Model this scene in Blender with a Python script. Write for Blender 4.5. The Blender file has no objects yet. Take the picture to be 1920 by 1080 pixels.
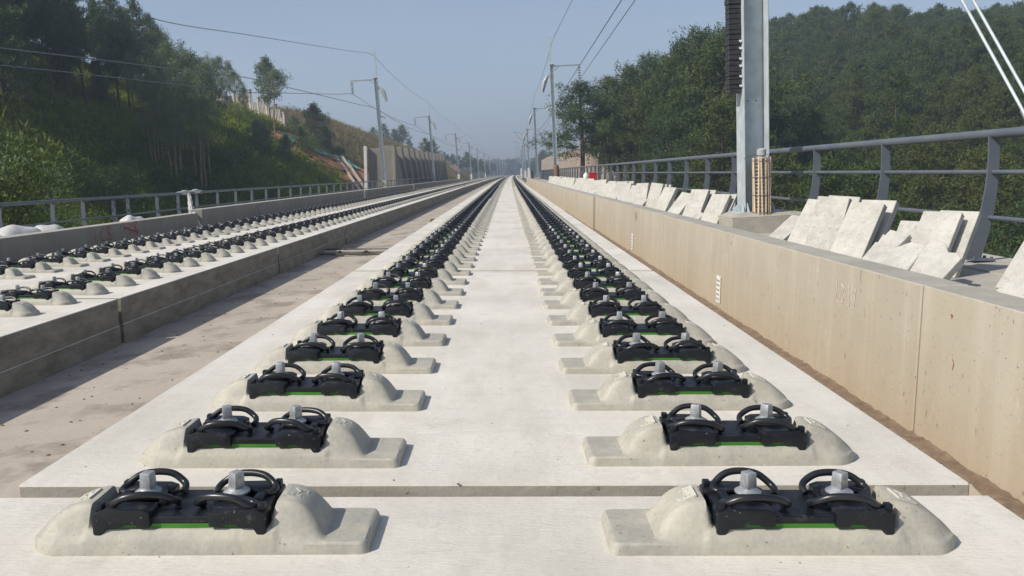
import bpy, bmesh, math, random
import numpy as np
from mathutils import Matrix, Vector

SC = bpy.context.scene
COL = SC.collection
R = math.radians
TILT = R(2.75)            # cant of the track: everything measured in the "deck frame" is rolled by this
KC = 5e-5                 # 1 / curve radius
RD = Matrix.Rotation(TILT, 4, 'Y')

def cx(X, y): return X + KC * y * y / 2
def D(X, y, Z): return RD @ Vector((cx(X, y), y, Z))       # deck frame -> world

# ------------------------------------------------------------------ camera
cam_d = bpy.data.cameras.new('camera')
cam = bpy.data.objects.new('camera', cam_d); COL.objects.link(cam)
cam_d.sensor_width = 36; cam_d.lens = 1550 / 1920 * 36
cam_d.clip_start = 0.05; cam_d.clip_end = 6000
cam.matrix_world = RD @ Matrix.Translation((0.035, 0, 0.905)) @ Matrix.Rotation(R(-0.33), 4, 'Z') @ Matrix.Rotation(R(90 - 7.93), 4, 'X')
SC.camera = cam
SC.render.resolution_x = 1024; SC.render.resolution_y = 576

# ------------------------------------------------------------------ sky, sun, exposure
SUN_EL, SUN_AZ = 42.0, 241.0            # azimuth clockwise from +Y (north): from the left, slightly behind
w = bpy.data.worlds.new('World'); SC.world = w; w.use_nodes = True
nt = w.node_tree; nt.nodes.clear()
sky = nt.nodes.new('ShaderNodeTexSky'); sky.sky_type = 'NISHITA'; sky.sun_disc = False
sky.sun_elevation = R(SUN_EL); sky.sun_rotation = R(SUN_AZ)
sky.air_density = 1.0; sky.dust_density = 1.6; sky.ozone_density = 3.0; sky.altitude = 100
hs = nt.nodes.new('ShaderNodeHueSaturation'); hs.inputs['Saturation'].default_value = 0.82
bg = nt.nodes.new('ShaderNodeBackground'); bg.inputs[1].default_value = 0.105
wo = nt.nodes.new('ShaderNodeOutputWorld')
nt.links.new(sky.outputs[0], hs.inputs['Color']); tcw = nt.nodes.new('ShaderNodeTexCoord'); mpw = nt.nodes.new('ShaderNodeMapping'); mpw.inputs['Scale'].default_value = (1.2, 1.2, 5.0)
nzw = nt.nodes.new('ShaderNodeTexNoise'); nzw.inputs['Scale'].default_value = 1.6; nzw.inputs['Detail'].default_value = 6; nzw.inputs['Roughness'].default_value = 0.55
mrw = nt.nodes.new('ShaderNodeMapRange'); mrw.inputs[1].default_value = 0.4; mrw.inputs[2].default_value = 0.75; mrw.inputs[4].default_value = 0.22
mxw = nt.nodes.new('ShaderNodeMix'); mxw.data_type = 'RGBA'; mxw.inputs[7].default_value = (4.6, 4.9, 6.2, 1)
nt.links.new(tcw.outputs['Generated'], mpw.inputs[0]); nt.links.new(mpw.outputs[0], nzw.inputs[0]); nt.links.new(nzw.outputs[0], mrw.inputs[0])
nt.links.new(mrw.outputs[0], mxw.inputs[0]); nt.links.new(hs.outputs[0], mxw.inputs[6]); nt.links.new(mxw.outputs[2], bg.inputs[0]); nt.links.new(bg.outputs[0], wo.inputs[0])
sl = bpy.data.lights.new('sun', 'SUN'); sl.energy = 4.5; sl.angle = R(0.6); sl.color = (1.0, 0.93, 0.82)
so = bpy.data.objects.new('sun', sl); COL.objects.link(so)
sd = Vector((math.sin(R(SUN_AZ)) * math.cos(R(SUN_EL)), math.cos(R(SUN_AZ)) * math.cos(R(SUN_EL)), math.sin(R(SUN_EL))))
so.rotation_euler = sd.to_track_quat('Z', 'Y').to_euler()
SC.view_settings.view_transform = 'Standard'; SC.view_settings.look = 'None'
SC.view_settings.exposure = 0.25; SC.view_settings.gamma = 1
SC.render.engine = 'CYCLES'
SC.cycles.volume_step_rate = 4; SC.cycles.volume_max_steps = 64
SC.cycles.max_bounces = 6; SC.cycles.volume_bounces = 0; SC.cycles.transparent_max_bounces = 4

# ------------------------------------------------------------------ materials
def newmat(name):
    m = bpy.data.materials.new(name); m.use_nodes = True
    t = m.node_tree; b = t.nodes['Principled BSDF']
    return m, t, b
def nd(t, kind, **kw):
    n = t.nodes.new(kind)
    for k, v in kw.items():
        if k in n.inputs: n.inputs[k].default_value = v
        else: setattr(n, k, v)
    return n
def coords(t, scale=(1, 1, 1), rnd=False):
    tc = nd(t, 'ShaderNodeTexCoord'); mp = nd(t, 'ShaderNodeMapping'); mp.inputs['Scale'].default_value = scale
    t.links.new(tc.outputs['Object'], mp.inputs['Vector'])
    if rnd:
        oi = nd(t, 'ShaderNodeObjectInfo'); mul = nd(t, 'ShaderNodeMath', operation='MULTIPLY'); mul.inputs[1].default_value = 57.0
        t.links.new(oi.outputs['Random'], mul.inputs[0]); t.links.new(mul.outputs[0], mp.inputs['Location'])
    return mp.outputs[0]
def noise(t, vec, scale, detail=6, rough=0.6, lo=0.35, hi=0.65):
    n = nd(t, 'ShaderNodeTexNoise'); n.inputs['Scale'].default_value = scale; n.inputs['Detail'].default_value = detail
    n.inputs['Roughness'].default_value = rough
    t.links.new(vec, n.inputs['Vector'])
    r = nd(t, 'ShaderNodeMapRange'); r.inputs[1].default_value = lo; r.inputs[2].default_value = hi
    t.links.new(n.outputs[0], r.inputs[0])
    return r.outputs[0]
def mix(t, fac, a, b, mode='MIX'):
    m = nd(t, 'ShaderNodeMix', data_type='RGBA', blend_type=mode)
    for i, v in ((0, fac), (6, a), (7, b)):
        if isinstance(v, (int, float)): m.inputs[i].default_value = v
        elif isinstance(v, tuple): m.inputs[i].default_value = (*v, 1)
        else: t.links.new(v, m.inputs[i])
    return m.outputs[2]
def mul(t, a, b):
    m = nd(t, 'ShaderNodeMath', operation='MULTIPLY')
    for i, v in enumerate((a, b)):
        if isinstance(v, (int, float)): m.inputs[i].default_value = v
        else: t.links.new(v, m.inputs[i])
    return m.outputs[0]
def bump(t, b, h, strength=0.3, dist=0.01):
    n = nd(t, 'ShaderNodeBump'); n.inputs['Strength'].default_value = strength; n.inputs['Distance'].default_value = dist
    t.links.new(h, n.inputs['Height']); t.links.new(n.outputs[0], b.inputs['Normal'])

def concrete(name, base, dark, light, big=1.2, fine=60, rough=0.85, speck=0.5, rnd=False, stretch=(1, 1, 1), bumpd=0.004, stain=None, pores=True):
    m, t, b = newmat(name)
    v = coords(t, stretch, rnd); v1 = coords(t, (1, 1, 1), rnd)
    c = mix(t, mul(t, noise(t, v, big), 0.8), base, dark)
    c = mix(t, mul(t, noise(t, v, big * 4.3, lo=0.45, hi=0.75), 0.6), c, light)
    if stain: c = mix(t, mul(t, noise(t, v1, stain[1], lo=stain[2], hi=stain[2] + 0.12), stain[3]), c, stain[0])
    f = noise(t, v1, fine, 8, 0.7, 0.3, 0.7)
    c = mix(t, speck * 0.35, c, mix(t, f, dark, light))
    if pores:
        p = noise(t, v1, fine * 0.7, 2, 0.5, 0.70, 0.74)
        c = mix(t, mul(t, p, 0.6), c, tuple(x * 0.35 for x in dark))
    t.links.new(c, b.inputs['Base Color']); b.inputs['Roughness'].default_value = rough
    bump(t, b, noise(t, v1, fine * 0.6, 8, 0.65, 0.2, 0.8), 0.6, bumpd)
    return m

M = {}
def slab_material(nm='slab_concrete', s1=(0.33, 0.30, 0.25), s2=(0.44, 0.41, 0.35)):
    m, t, b = newmat(nm)
    v = coords(t); vs = coords(t, (3.2, 0.5, 1)); vx = coords(t, (0.7, 3.0, 1))
    c = mix(t, mul(t, noise(t, v, 0.8, lo=.4, hi=.62), 0.9), (0.66, 0.63, 0.565), (0.52, 0.495, 0.44))
    c = mix(t, mul(t, noise(t, coords(t, (1.3, .6, 1)), 1.7, 9, .72, .5, .6), 0.4), c, (0.47, 0.44, 0.38))
    c = mix(t, mul(t, noise(t, vs, 2.0, 9, .7, .45, .8), 0.5), c, (0.76, 0.735, 0.68))
    c = mix(t, mul(t, noise(t, vx, 5.0, 9, .75, .52, .72), 0.35), c, (0.42, 0.405, 0.36))
    c = mix(t, mul(t, noise(t, v, 40, 8, .75, .5, .72), 0.35), c, (0.38, 0.37, 0.33))
    c = mix(t, mul(t, noise(t, v, 6.0, 9, .8, .60, .68), 0.45), c, (0.33, 0.31, 0.26))
    c = mix(t, mul(t, noise(t, v, 55, 2, .5, .76, .79), 0.8), c, (0.10, 0.08, 0.06))
    c = mix(t, mul(t, noise(t, coords(t, (1, 1, 1)), 2.3, 10, .82, .585, .60), .22), c, (0.40, 0.36, 0.29))
    c = mix(t, mul(t, noise(t, coords(t, (.5, 1.8, 1)), 3.1, 10, .8, .60, .66), .35), c, (0.80, 0.78, 0.73))
    # the cast side faces are plain greyer concrete
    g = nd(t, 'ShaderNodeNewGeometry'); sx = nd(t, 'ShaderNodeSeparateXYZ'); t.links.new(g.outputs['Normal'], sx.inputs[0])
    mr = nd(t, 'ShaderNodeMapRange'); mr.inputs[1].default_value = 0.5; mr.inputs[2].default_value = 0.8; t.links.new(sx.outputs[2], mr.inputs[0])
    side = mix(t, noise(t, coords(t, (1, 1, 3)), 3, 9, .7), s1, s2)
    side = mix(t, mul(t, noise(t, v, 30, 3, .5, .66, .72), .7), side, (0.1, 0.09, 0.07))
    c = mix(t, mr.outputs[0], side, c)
    t.links.new(c, b.inputs['Base Color']); b.inputs['Roughness'].default_value = 0.8
    bump(t, b, noise(t, coords(t, (1, 4, 1)), 26, 9, .75, .2, .8), 0.7, 0.003)
    return m
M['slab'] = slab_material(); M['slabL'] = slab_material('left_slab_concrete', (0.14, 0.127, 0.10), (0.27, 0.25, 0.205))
M['block'] = concrete('block_concrete', (0.39, 0.37, 0.305), (0.25, 0.25, 0.225), (0.54, 0.505, 0.415), big=4, fine=90, rough=0.62, speck=0.8, rnd=True, bumpd=0.0015,
                      stain=((0.40, 0.33, 0.19), 7, 0.62, 0.5))
M['stamp'] = concrete('stamp_concrete', (0.52, 0.50, 0.42), (0.42, 0.41, 0.36), (0.6, 0.58, 0.48), big=20, fine=120, rough=0.8, bumpd=0.001)
M['floor'] = concrete('floor_concrete', (0.40, 0.35, 0.29), (0.30, 0.26, 0.21), (0.48, 0.43, 0.36), big=0.5, fine=40, stretch=(1, .6, 1),
                      stain=((0.15, 0.125, 0.10), 1.9, 0.51, 0.75))
M['walk'] = concrete('walkway_concrete', (0.40, 0.38, 0.33), (0.27, 0.25, 0.21), (0.48, 0.46, 0.4), big=2, fine=60)
M['tile'] = concrete('cover_slab_concrete', (0.47, 0.46, 0.42), (0.31, 0.30, 0.265), (0.58, 0.57, 0.53), big=4, fine=90, rnd=True, bumpd=0.002)
M['plinth'] = concrete('plinth_concrete', (0.36, 0.34, 0.29), (0.24, 0.22, 0.18), (0.45, 0.43, 0.37), big=3, fine=50)
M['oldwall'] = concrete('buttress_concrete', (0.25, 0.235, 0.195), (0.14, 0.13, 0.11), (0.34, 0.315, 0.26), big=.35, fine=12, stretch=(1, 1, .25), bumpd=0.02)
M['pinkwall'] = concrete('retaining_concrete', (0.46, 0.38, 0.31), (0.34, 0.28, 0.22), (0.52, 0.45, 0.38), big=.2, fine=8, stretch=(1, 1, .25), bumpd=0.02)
M['white'] = concrete('white_paint', (0.72, 0.71, 0.68), (0.55, 0.54, 0.5), (0.8, 0.8, 0.78), big=3, fine=30, pores=False)

def wall_material(name, base, dark, light, rust):
    m, t, b = newmat(name)
    v = coords(t); vs = coords(t, (1, 2.6, 0.16))
    c = mix(t, mul(t, noise(t, v, 1.1, 8, .6), .8), base, dark)
    c = mix(t, mul(t, noise(t, vs, 3.0, 8, .65, .48, .75), 0.5), c, light)
    c = mix(t, mul(t, noise(t, vs, 7.5, 6, .6, .56, .72), 0.2), c, dark)
    # damp, rusty foot of the wall with a ragged upper limit
    sp = nd(t, 'ShaderNodeSeparateXYZ'); t.links.new(v, sp.inputs[0])
    add = nd(t, 'ShaderNodeMath', operation='ADD'); t.links.new(sp.outputs[2], add.inputs[0])
    t.links.new(mul(t, noise(t, vs, 2.2, 8, .7, .3, .7), -0.45), add.inputs[1])
    mr = nd(t, 'ShaderNodeMapRange'); mr.inputs[1].default_value = -0.12; mr.inputs[2].default_value = -0.75; t.links.new(add.outputs[0], mr.inputs[0])
    c = mix(t, mul(t, mr.outputs[0], 0.5), c, rust)
    c = mix(t, mul(t, noise(t, coords(t, (1, 1, .4)), 26, 3, .5, .68, .73), 0.6), c, tuple(x * .3 for x in dark))
    c = mix(t, mul(t, noise(t, v, 60, 8, .7), .22), c, dark)
    c = mix(t, mul(t, noise(t, coords(t, (1, 1, .55)), 4.2, 7, .8, .60, .67), .55), c, light)
    c = mix(t, mul(t, noise(t, coords(t, (1, 1, .7)), 9, 5, .8, .66, .72), .5), c, tuple(x * .55 for x in dark))
    c = mix(t, mul(t, noise(t, v, 75, 1, .5, .74, .77), .8), c, (.06, .05, .04))
    g = nd(t, 'ShaderNodeNewGeometry'); sx = nd(t, 'ShaderNodeSeparateXYZ'); t.links.new(g.outputs['Normal'], sx.inputs[0])
    m2 = nd(t, 'ShaderNodeMapRange'); m2.inputs[1].default_value = 0.6; m2.inputs[2].default_value = 0.8; t.links.new(sx.outputs[2], m2.inputs[0])
    top = mix(t, noise(t, v, 2.5, 9, .7), (0.30, 0.285, 0.24), (0.40, 0.38, 0.33))
    top = mix(t, mul(t, noise(t, v, 30, 6, .7, .5, .7), .4), top, (0.22, 0.21, 0.18))
    c = mix(t, m2.outputs[0], c, top)
    t.links.new(c, b.inputs['Base Color']); b.inputs['Roughness'].default_value = 0.75
    bump(t, b, noise(t, v, 30, 8, .7, .2, .8), 0.5, 0.003)
    return m
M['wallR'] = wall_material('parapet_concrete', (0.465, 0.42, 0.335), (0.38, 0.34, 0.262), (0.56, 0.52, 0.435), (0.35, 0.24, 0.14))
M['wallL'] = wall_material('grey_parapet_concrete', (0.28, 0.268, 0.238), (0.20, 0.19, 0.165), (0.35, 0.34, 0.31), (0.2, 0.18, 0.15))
M['sideL'] = concrete('slab_side', (0.37, 0.34, 0.28), (0.25, 0.23, 0.19), (0.46, 0.43, 0.37), big=1.5, fine=40)

def black_material():
    m, t, b = newmat('black_casting')
    v = coords(t, rnd=True)
    c = mix(t, noise(t, v, 14), (0.004, 0.006, 0.009), (0.010, 0.012, 0.016))
    c = mix(t, mul(t, noise(t, v, 22, 9, .8, .57, .72), .6), c, (0.15, 0.14, 0.12))
    c = mix(t, mul(t, noise(t, v, 130, 2, .5, .72, .76), .7), c, (0.35, 0.33, 0.29))
    t.links.new(c, b.inputs['Base Color']); b.inputs['Roughness'].default_value = 0.42; b.inputs['Specular IOR Level'].default_value = 0.35
    bump(t, b, noise(t, v, 120, 6, .7, .2, .8), .4, .001)
    return m
M['black'] = black_material()
def simple(name, base, rough, metal=0, var=0.3, scale=8, b2=None, bumpd=0, rnd=False, spec=None):
    m, t, b = newmat(name); v = coords(t, rnd=rnd)
    c = mix(t, noise(t, v, scale), base, b2 if b2 else tuple(x * (1 - var) for x in base))
    t.links.new(c, b.inputs['Base Color']); b.inputs['Roughness'].default_value = rough; b.inputs['Metallic'].default_value = metal
    if spec is not None: b.inputs['Specular IOR Level'].default_value = spec
    if bumpd: bump(t, b, noise(t, v, scale * 6, 8, .7, .2, .8), .5, bumpd)
    return m
M['clip'] = simple('black_spring_steel', (0.008, 0.010, 0.013), 0.33, 0, .4, 20, b2=(.018, .019, .02))
M['zinc'] = simple('zinc_bolt', (0.44, 0.46, 0.48), 0.42, 0.5, .35, 60, bumpd=.0006)
M['green'] = simple('green_rubber', (0.045, 0.22, 0.015), 0.6)
M['galv'] = simple('galvanised_steel', (0.50, 0.56, 0.585), 0.5, 0.12, .25, 5, bumpd=.001)
M['galvd'] = simple('galvanised_dull', (0.34, 0.37, 0.39), 0.5, 0.4, .25, 9)
M['rail'] = simple('blue_grey_paint', (0.085, 0.103, 0.128), 0.45, 0.0, .25, 3, b2=(.115, .13, .15))
M['insul'] = simple('grey_porcelain', (0.42, 0.44, 0.45), 0.3)
M['wire'] = simple('bare_wire', (0.24, 0.25, 0.26), 0.5, 0.3)
M['wood'] = simple('raw_wood', (0.66, 0.50, 0.34), 0.7, 0, .2, 30)
M['rubberblack'] = simple('black_cable_wrap', (0.02, 0.021, 0.024), 0.5, 0, .3, 20, b2=(.04, .04, .045), bumpd=.002)
M['redp'] = simple('red_paint', (0.36, 0.015, 0.04), 0.6, rnd=False)
M['chalk'] = simple('pink_chalk', (0.80, 0.70, 0.64), 0.9)
M['plastic'] = simple('white_plastic_sheet', (0.58, 0.57, 0.55), 0.45, 0, .2, 6, bumpd=.01)
M['net'] = simple('green_netting', (0.05, 0.26, 0.19), 0.8, 0, .5, 2)
M['redbox'] = simple('red_plastic', (0.5, 0.02, 0.03), 0.4)
M['dirt'] = simple('mud', (0.22, 0.16, 0.11), 0.95, 0, .4, 12, bumpd=.01)
M['cable'] = simple('dark_cable', (0.03, 0.03, 0.03), 0.6)
M['tilered'] = simple('brown_roof', (0.20, 0.11, 0.075), 0.8)
M['joint'] = simple('joint_sealant', (0.09, 0.08, 0.07), 0.9)
M['bark'] = simple('bark', (0.10, 0.07, 0.05), 0.9, 0, .4, 6, bumpd=.02)
M['palebark'] = simple('pale_bark', (0.30, 0.22, 0.15), 0.85, 0, .35, 3, b2=(.16, .12, .08))

def leaf_material(name, dark, light, tint, scale=0.5, transl=0.28):
    m, t, b = newmat(name)
    v = coords(t, rnd=True)
    oi = nd(t, 'ShaderNodeObjectInfo')
    c = mix(t, noise(t, v, scale, 5, .7, .35, .65), dark, light)
    c = mix(t, mul(t, oi.outputs['Random'], 0.7), c, tint)
    c = mix(t, mul(t, noise(t, v, scale * 7, 3, .7, .4, .7), .45), c, light)
    t.links.new(c, b.inputs['Base Color']); b.inputs['Roughness'].default_value = 0.62
    b.inputs['Specular IOR Level'].default_value = 0.25
    tr = nd(t, 'ShaderNodeBsdfTranslucent'); t.links.new(c, tr.inputs[0])
    mx = nd(t, 'ShaderNodeMixShader'); mx.inputs[0].default_value = transl
    o = t.nodes['Material Output']
    t.links.new(b.outputs[0], mx.inputs[1]); t.links.new(tr.outputs[0], mx.inputs[2]); t.links.new(mx.outputs[0], o.inputs[0])
    return m
M['pine'] = leaf_material('pine_needles', (0.030, 0.060, 0.014), (0.085, 0.125, 0.025), (0.095, 0.100, 0.024))
M['pineB'] = leaf_material('blue_pine_needles', (0.040, 0.075, 0.028), (0.10, 0.155, 0.052), (0.065, 0.10, 0.036), transl=.42)
M['euc'] = leaf_material('eucalyptus_leaves', (0.09, 0.135, 0.065), (0.21, 0.27, 0.13), (0.12, 0.16, 0.08), transl=.45)
M['bush'] = leaf_material('bush_leaves', (0.04, 0.075, 0.012), (0.13, 0.17, 0.03), (0.07, 0.105, 0.018))
M['fern'] = leaf_material('fern_leaves', (0.030, 0.078, 0.009), (0.24, 0.29, 0.018), (0.09, 0.15, 0.016), scale=0.075, transl=.45)
M['grassdry'] = leaf_material('dry_grass', (0.13, 0.12, 0.045), (0.28, 0.22, 0.11), (0.2, 0.17, 0.08), scale=0.12)
M['under'] = leaf_material('undergrowth', (0.028, 0.045, 0.012), (0.075, 0.085, 0.022), (0.05, 0.06, 0.02), scale=0.15)

def ground_material(name, layers):
    # layers: base colour pair + list of (centre, radius, colour)
    m, t, b = newmat(name); v = coords(t)
    c = mix(t, noise(t, v, .25, 8, .7), layers[0], layers[1])
    for (ctr, rad, colr) in layers[2]:
        mp = nd(t, 'ShaderNodeMapping'); mp.vector_type = 'POINT'
        mp.inputs['Location'].default_value = tuple(-a / r for a, r in zip(ctr, rad)); mp.inputs['Scale'].default_value = tuple(1 / r for r in rad)
        t.links.new(v, mp.inputs['Vector'])
        ln = nd(t, 'ShaderNodeVectorMath', operation='LENGTH'); t.links.new(mp.outputs[0], ln.inputs[0])
        ad = nd(t, 'ShaderNodeMath', operation='ADD'); t.links.new(ln.outputs['Value'], ad.inputs[0]); t.links.new(mul(t, noise(t, v, .5, 8, .7), .5), ad.inputs[1])
        mr = nd(t, 'ShaderNodeMapRange'); mr.inputs[1].default_value = 1.3; mr.inputs[2].default_value = 1.1; t.links.new(ad.outputs[0], mr.inputs[0])
        c = mix(t, mr.outputs[0], c, mix(t, noise(t, v, 1.5, 8, .7), colr, tuple(x * .6 for x in colr)))
    t.links.new(c, b.inputs['Base Color']); b.inputs['Roughness'].default_value = .95
    bump(t, b, noise(t, v, 1.2, 8, .7, .2, .8), .6, .2)
    return m
M['hillL'] = ground_material('left_hill_soil', ((0.035, 0.05, 0.015), (0.06, 0.06, 0.025),
    [((-24, 190, 0), (20, 82, 999), (0.21, 0.175, 0.085)), ((-21, 94, 0), (7.5, 10, 999), (0.40, 0.15, 0.06)), ((-31, 104, 0), (7, 5, 999), (0.42, 0.17, 0.08))]))
M['hillR'] = ground_material('right_hill_soil', ((0.035, 0.042, 0.016), (0.06, 0.05, 0.025), [((11, 62, 0), (8, 26, 999), (0.30, 0.14, 0.07))]))
M['ground'] = ground_material('ground_soil', ((0.05, 0.06, 0.025), (0.09, 0.08, 0.04), []))

# ------------------------------------------------------------------ mesh helpers
class MB:
    def __init__(s): s.v = []; s.f = []; s.m = []
    def add(s, vs, fs, mi=0, mat=None):
        o = len(s.v)
        if mat is not None: vs = [mat @ Vector(p) for p in vs]
        s.v += [tuple(p) for p in vs]; s.f += [tuple(i + o for i in f) for f in fs]; s.m += [mi] * len(fs); return s
    def box(s, x0, x1, y0, y1, z0, z1, mi=0, mat=None):
        return s.add([(x0, y0, z0), (x1, y0, z0), (x1, y1, z0), (x0, y1, z0), (x0, y0, z1), (x1, y0, z1), (x1, y1, z1), (x0, y1, z1)],
                     [(3, 2, 1, 0), (4, 5, 6, 7), (0, 1, 5, 4), (1, 2, 6, 5), (2, 3, 7, 6), (3, 0, 4, 7)], mi, mat)
    def prism(s, pts, z0, z1, mi=0, mat=None):       # pts: CCW outline in xy, extruded in z
        n = len(pts)
        return s.add([(x, y, z0) for x, y in pts] + [(x, y, z1) for x, y in pts],
                     [tuple(range(n - 1, -1, -1)), tuple(range(n, 2 * n))] + [(i, (i + 1) % n, n + (i + 1) % n, n + i) for i in range(n)], mi, mat)
    def tube(s, path, r, n=8, mi=0, mat=None, cap=True):
        P = [Vector(p) for p in path]; rs = r if isinstance(r, (list, tuple)) else [r] * len(P)
        vs = []; up = None
        for i, p in enumerate(P):
            d = (P[min(i + 1, len(P) - 1)] - P[max(i - 1, 0)]).normalized()
            if up is None: up = d.orthogonal().normalized()
            up = (up - d * up.dot(d));
            up = up.normalized() if up.length > 1e-6 else d.orthogonal().normalized()
            sd_ = d.cross(up)
            for k in range(n):
                a = 2 * math.pi * k / n
                vs.append(p + (up * math.cos(a) + sd_ * math.sin(a)) * rs[i])
        fs = [(i * n + k, i * n + (k + 1) % n, (i + 1) * n + (k + 1) % n, (i + 1) * n + k) for i in range(len(P) - 1) for k in range(n)]
        if cap: fs += [tuple(range(n - 1, -1, -1)), tuple((len(P) - 1) * n + k for k in range(n))]
        return s.add(vs, fs, mi, mat)
    def lathe(s, prof, n=14, mi=0, mat=None):        # prof: (r, z) from bottom to top
        vs = [(r * math.cos(2 * math.pi * k / n), r * math.sin(2 * math.pi * k / n), z) for r, z in prof for k in range(n)]
        fs = [(i * n + k, i * n + (k + 1) % n, (i + 1) * n + (k + 1) % n, (i + 1) * n + k) for i in range(len(prof) - 1) for k in range(n)]
        fs += [tuple(range(n - 1, -1, -1)), tuple((len(prof) - 1) * n + k for k in range(n))]
        return s.add(vs, fs, mi, mat)
    def mesh(s, name, mats, smooth=None, bevel=0, seg=2):
        me = bpy.data.meshes.new(name); me.from_pydata(s.v, [], s.f)
        for m in (mats if isinstance(mats, (list, tuple)) else [mats]): me.materials.append(m)
        me.polygons.foreach_set('material_index', s.m)
        if bevel:
            bm = bmesh.new(); bm.from_mesh(me)
            bmesh.ops.bevel(bm, geom=[e for e in bm.edges if len(e.link_faces) == 2 and e.calc_face_angle(0) > 0.5], offset=bevel, segments=seg, affect='EDGES', profile=0.5)
            bm.to_mesh(me); bm.free()
        if smooth is not None:
            me.shade_smooth()
            try: me.set_sharp_from_angle(angle=R(smooth))
            except Exception: pass
        me.update(); return me
def link(name, data, parent=None, mw=None):
    o = bpy.data.objects.new(name, data); COL.objects.link(o)
    if parent: o.parent = parent
    if mw is not None:
        if parent: o.matrix_local = mw
        else: o.matrix_world = mw
    return o
def tag(o, label=None, cat=None, group=None, kind=None):
    if label: o['label'] = label
    if cat: o['category'] = cat
    if group: o['group'] = group
    if kind: o['kind'] = kind
    return o
def empty(name, mw, label, cat, group=None):
    o = bpy.data.objects.new(name, None); COL.objects.link(o); o.matrix_world = mw; o.empty_display_size = .2
    return tag(o, label, cat, group)
def copy_tree(o, mw):
    c = o.copy(); COL.objects.link(c); c.matrix_world = mw
    for ch in o.children:
        a = ch.copy(); COL.objects.link(a); a.parent = c
        for g in ch.children:
            b = g.copy(); COL.objects.link(b); b.parent = a
    return c
def DM(X, y, Z, rz=0): return Matrix.Translation(D(X, y, Z)) @ RD @ Matrix.Rotation(rz, 4, 'Z')
def spline(pts, k=6, closed=False):
    P = [Vector(p) for p in pts]; out = []
    for i in range(len(P) - 1):
        a = P[max(i - 1, 0)]; b = P[i]; c = P[i + 1]; d = P[min(i + 2, len(P) - 1)]
        for j in range(k):
            t = j / k
            out.append(0.5 * ((2 * b) + (c - a) * t + (2 * a - 5 * b + 4 * c - d) * t * t + (3 * b - a - 3 * c + d) * t ** 3))
    out.append(P[-1]); return out
def sstep(a, b, x):
    t = min(1, max(0, (x - a) / (b - a))); return t * t * (3 - 2 * t)

# ------------------------------------------------------------------ setting: track slabs and deck
JOINTS = [2.28 + 5.4 * i for i in range(-2, 60)]
def slab_run(X0, X1, ztop, zmid, zbot, gap, name, side_groove=0.012):
    mb = MB()
    for i in range(len(JOINTS) - 1):
        a, b = JOINTS[i] + gap / 2, JOINTS[i + 1] - gap / 2
        for (zl, zh, ins) in ((zmid, ztop, 0), (zbot, zmid, side_groove)):
            vs = []
            for y in (a, b):
                for x, z in ((X0 + ins, zl), (X1 - ins, zl), (X1 - ins, zh), (X0 + ins, zh)): vs.append((cx(x, y), y, z))
            mb.add(vs, [(0, 1, 2, 3), (7, 6, 5, 4), (3, 2, 6, 7), (1, 5, 6, 2), (4, 0, 3, 7), (4, 5, 1, 0)])
    a = JOINTS[-1] + gap / 2
    return mb
s1 = link('track_slab', slab_run(-1.4, 1.4, 0, -0.24, -0.62, 0.09, 's').mesh('track_slab', M['slab'], bevel=0.006, seg=1), mw=RD); tag(s1, kind='structure')
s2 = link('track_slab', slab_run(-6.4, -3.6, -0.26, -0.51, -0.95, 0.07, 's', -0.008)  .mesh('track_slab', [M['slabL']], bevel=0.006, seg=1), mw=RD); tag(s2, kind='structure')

def strip(name, X0, X1, z0, z1, y0, y1, th, mat, ny=40, slope=None):
    mb = MB(); ys = [y0 + (y1 - y0) * i / ny for i in range(ny + 1)]
    vs = []
    for y in ys: vs += [(cx(X0, y), y, z0 - th), (cx(X1, y), y, z1 - th), (cx(X1, y), y, z1), (cx(X0, y), y, z0)]
    fs = []
    for i in range(ny):
        a = i * 4; b = a + 4
        fs += [(a + 3, a + 2, b + 2, b + 3), (a + 2, a + 1, b + 1, b + 2), (a + 1, a, b, b + 1), (a, a + 3, b + 3, b)]
    fs += [(0, 1, 2, 3), (ny * 4 + 3, ny * 4 + 2, ny * 4 + 1, ny * 4)]
    mb.add(vs, fs)
    return link(name, mb.mesh(name, mat), mw=RD)
def fz(X): return -0.42 + (X - 2.1) * 0.048
tag(strip('deck_floor', -7.2, 2.3, fz(-7.2), fz(2.3), -8, 700, 0.6, M['floor'], 80), kind='structure')
tag(strip('walkway', 2.3, 4.35, 0.10, 0.17, -8, 108, 0.9, M['walk']), kind='structure')
tag(strip('walkway', -10.2, -7.2, -0.52, -0.42, -8, 150, 0.9, M['walk']), kind='structure')
tag(strip('kerb', 3.72, 4.3, 0.16, 0.19, -8, 108, 0.06, M['walk']), kind='structure')

# ------------------------------------------------------------------ parapet walls
def wall(name, Xa, Xb, z0, z1, seams, mat, label, cat='wall', group=None, sg=0.010):
    mb = MB()
    for i in range(len(seams) - 1):
        a, b = seams[i] + sg / 2, seams[i + 1] - sg / 2
        n = max(1, int((b - a) / 12))
        for j in range(n):
            p, q = a + (b - a) * j / n, a + (b - a) * (j + 1) / n
            vs = []
            for y in (p, q):
                for x, z in ((Xa, z0), (Xb, z0), (Xb, z1), (Xa, z1)): vs.append((cx(x, y), y, z))
            mb.add(vs, [(0, 1, 2, 3), (7, 6, 5, 4), (3, 2, 6, 7), (1, 5, 6, 2), (4, 0, 3, 7), (4, 5, 1, 0)])
    o = link(name, mb.mesh(name, mat, bevel=0.006, seg=1), mw=RD); tag(o, label, cat, group)
    core = MB(); 
    for i in range(1, len(seams) - 1):
        y = seams[i]; xx = cx(0, y)
        core.box(Xa + xx + .03, Xb + xx - .03, y - .04, y + .04, z0, z1 - .03)
    link('joint_filler', core.mesh('joint_filler', M['joint']), o)
    return o
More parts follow.
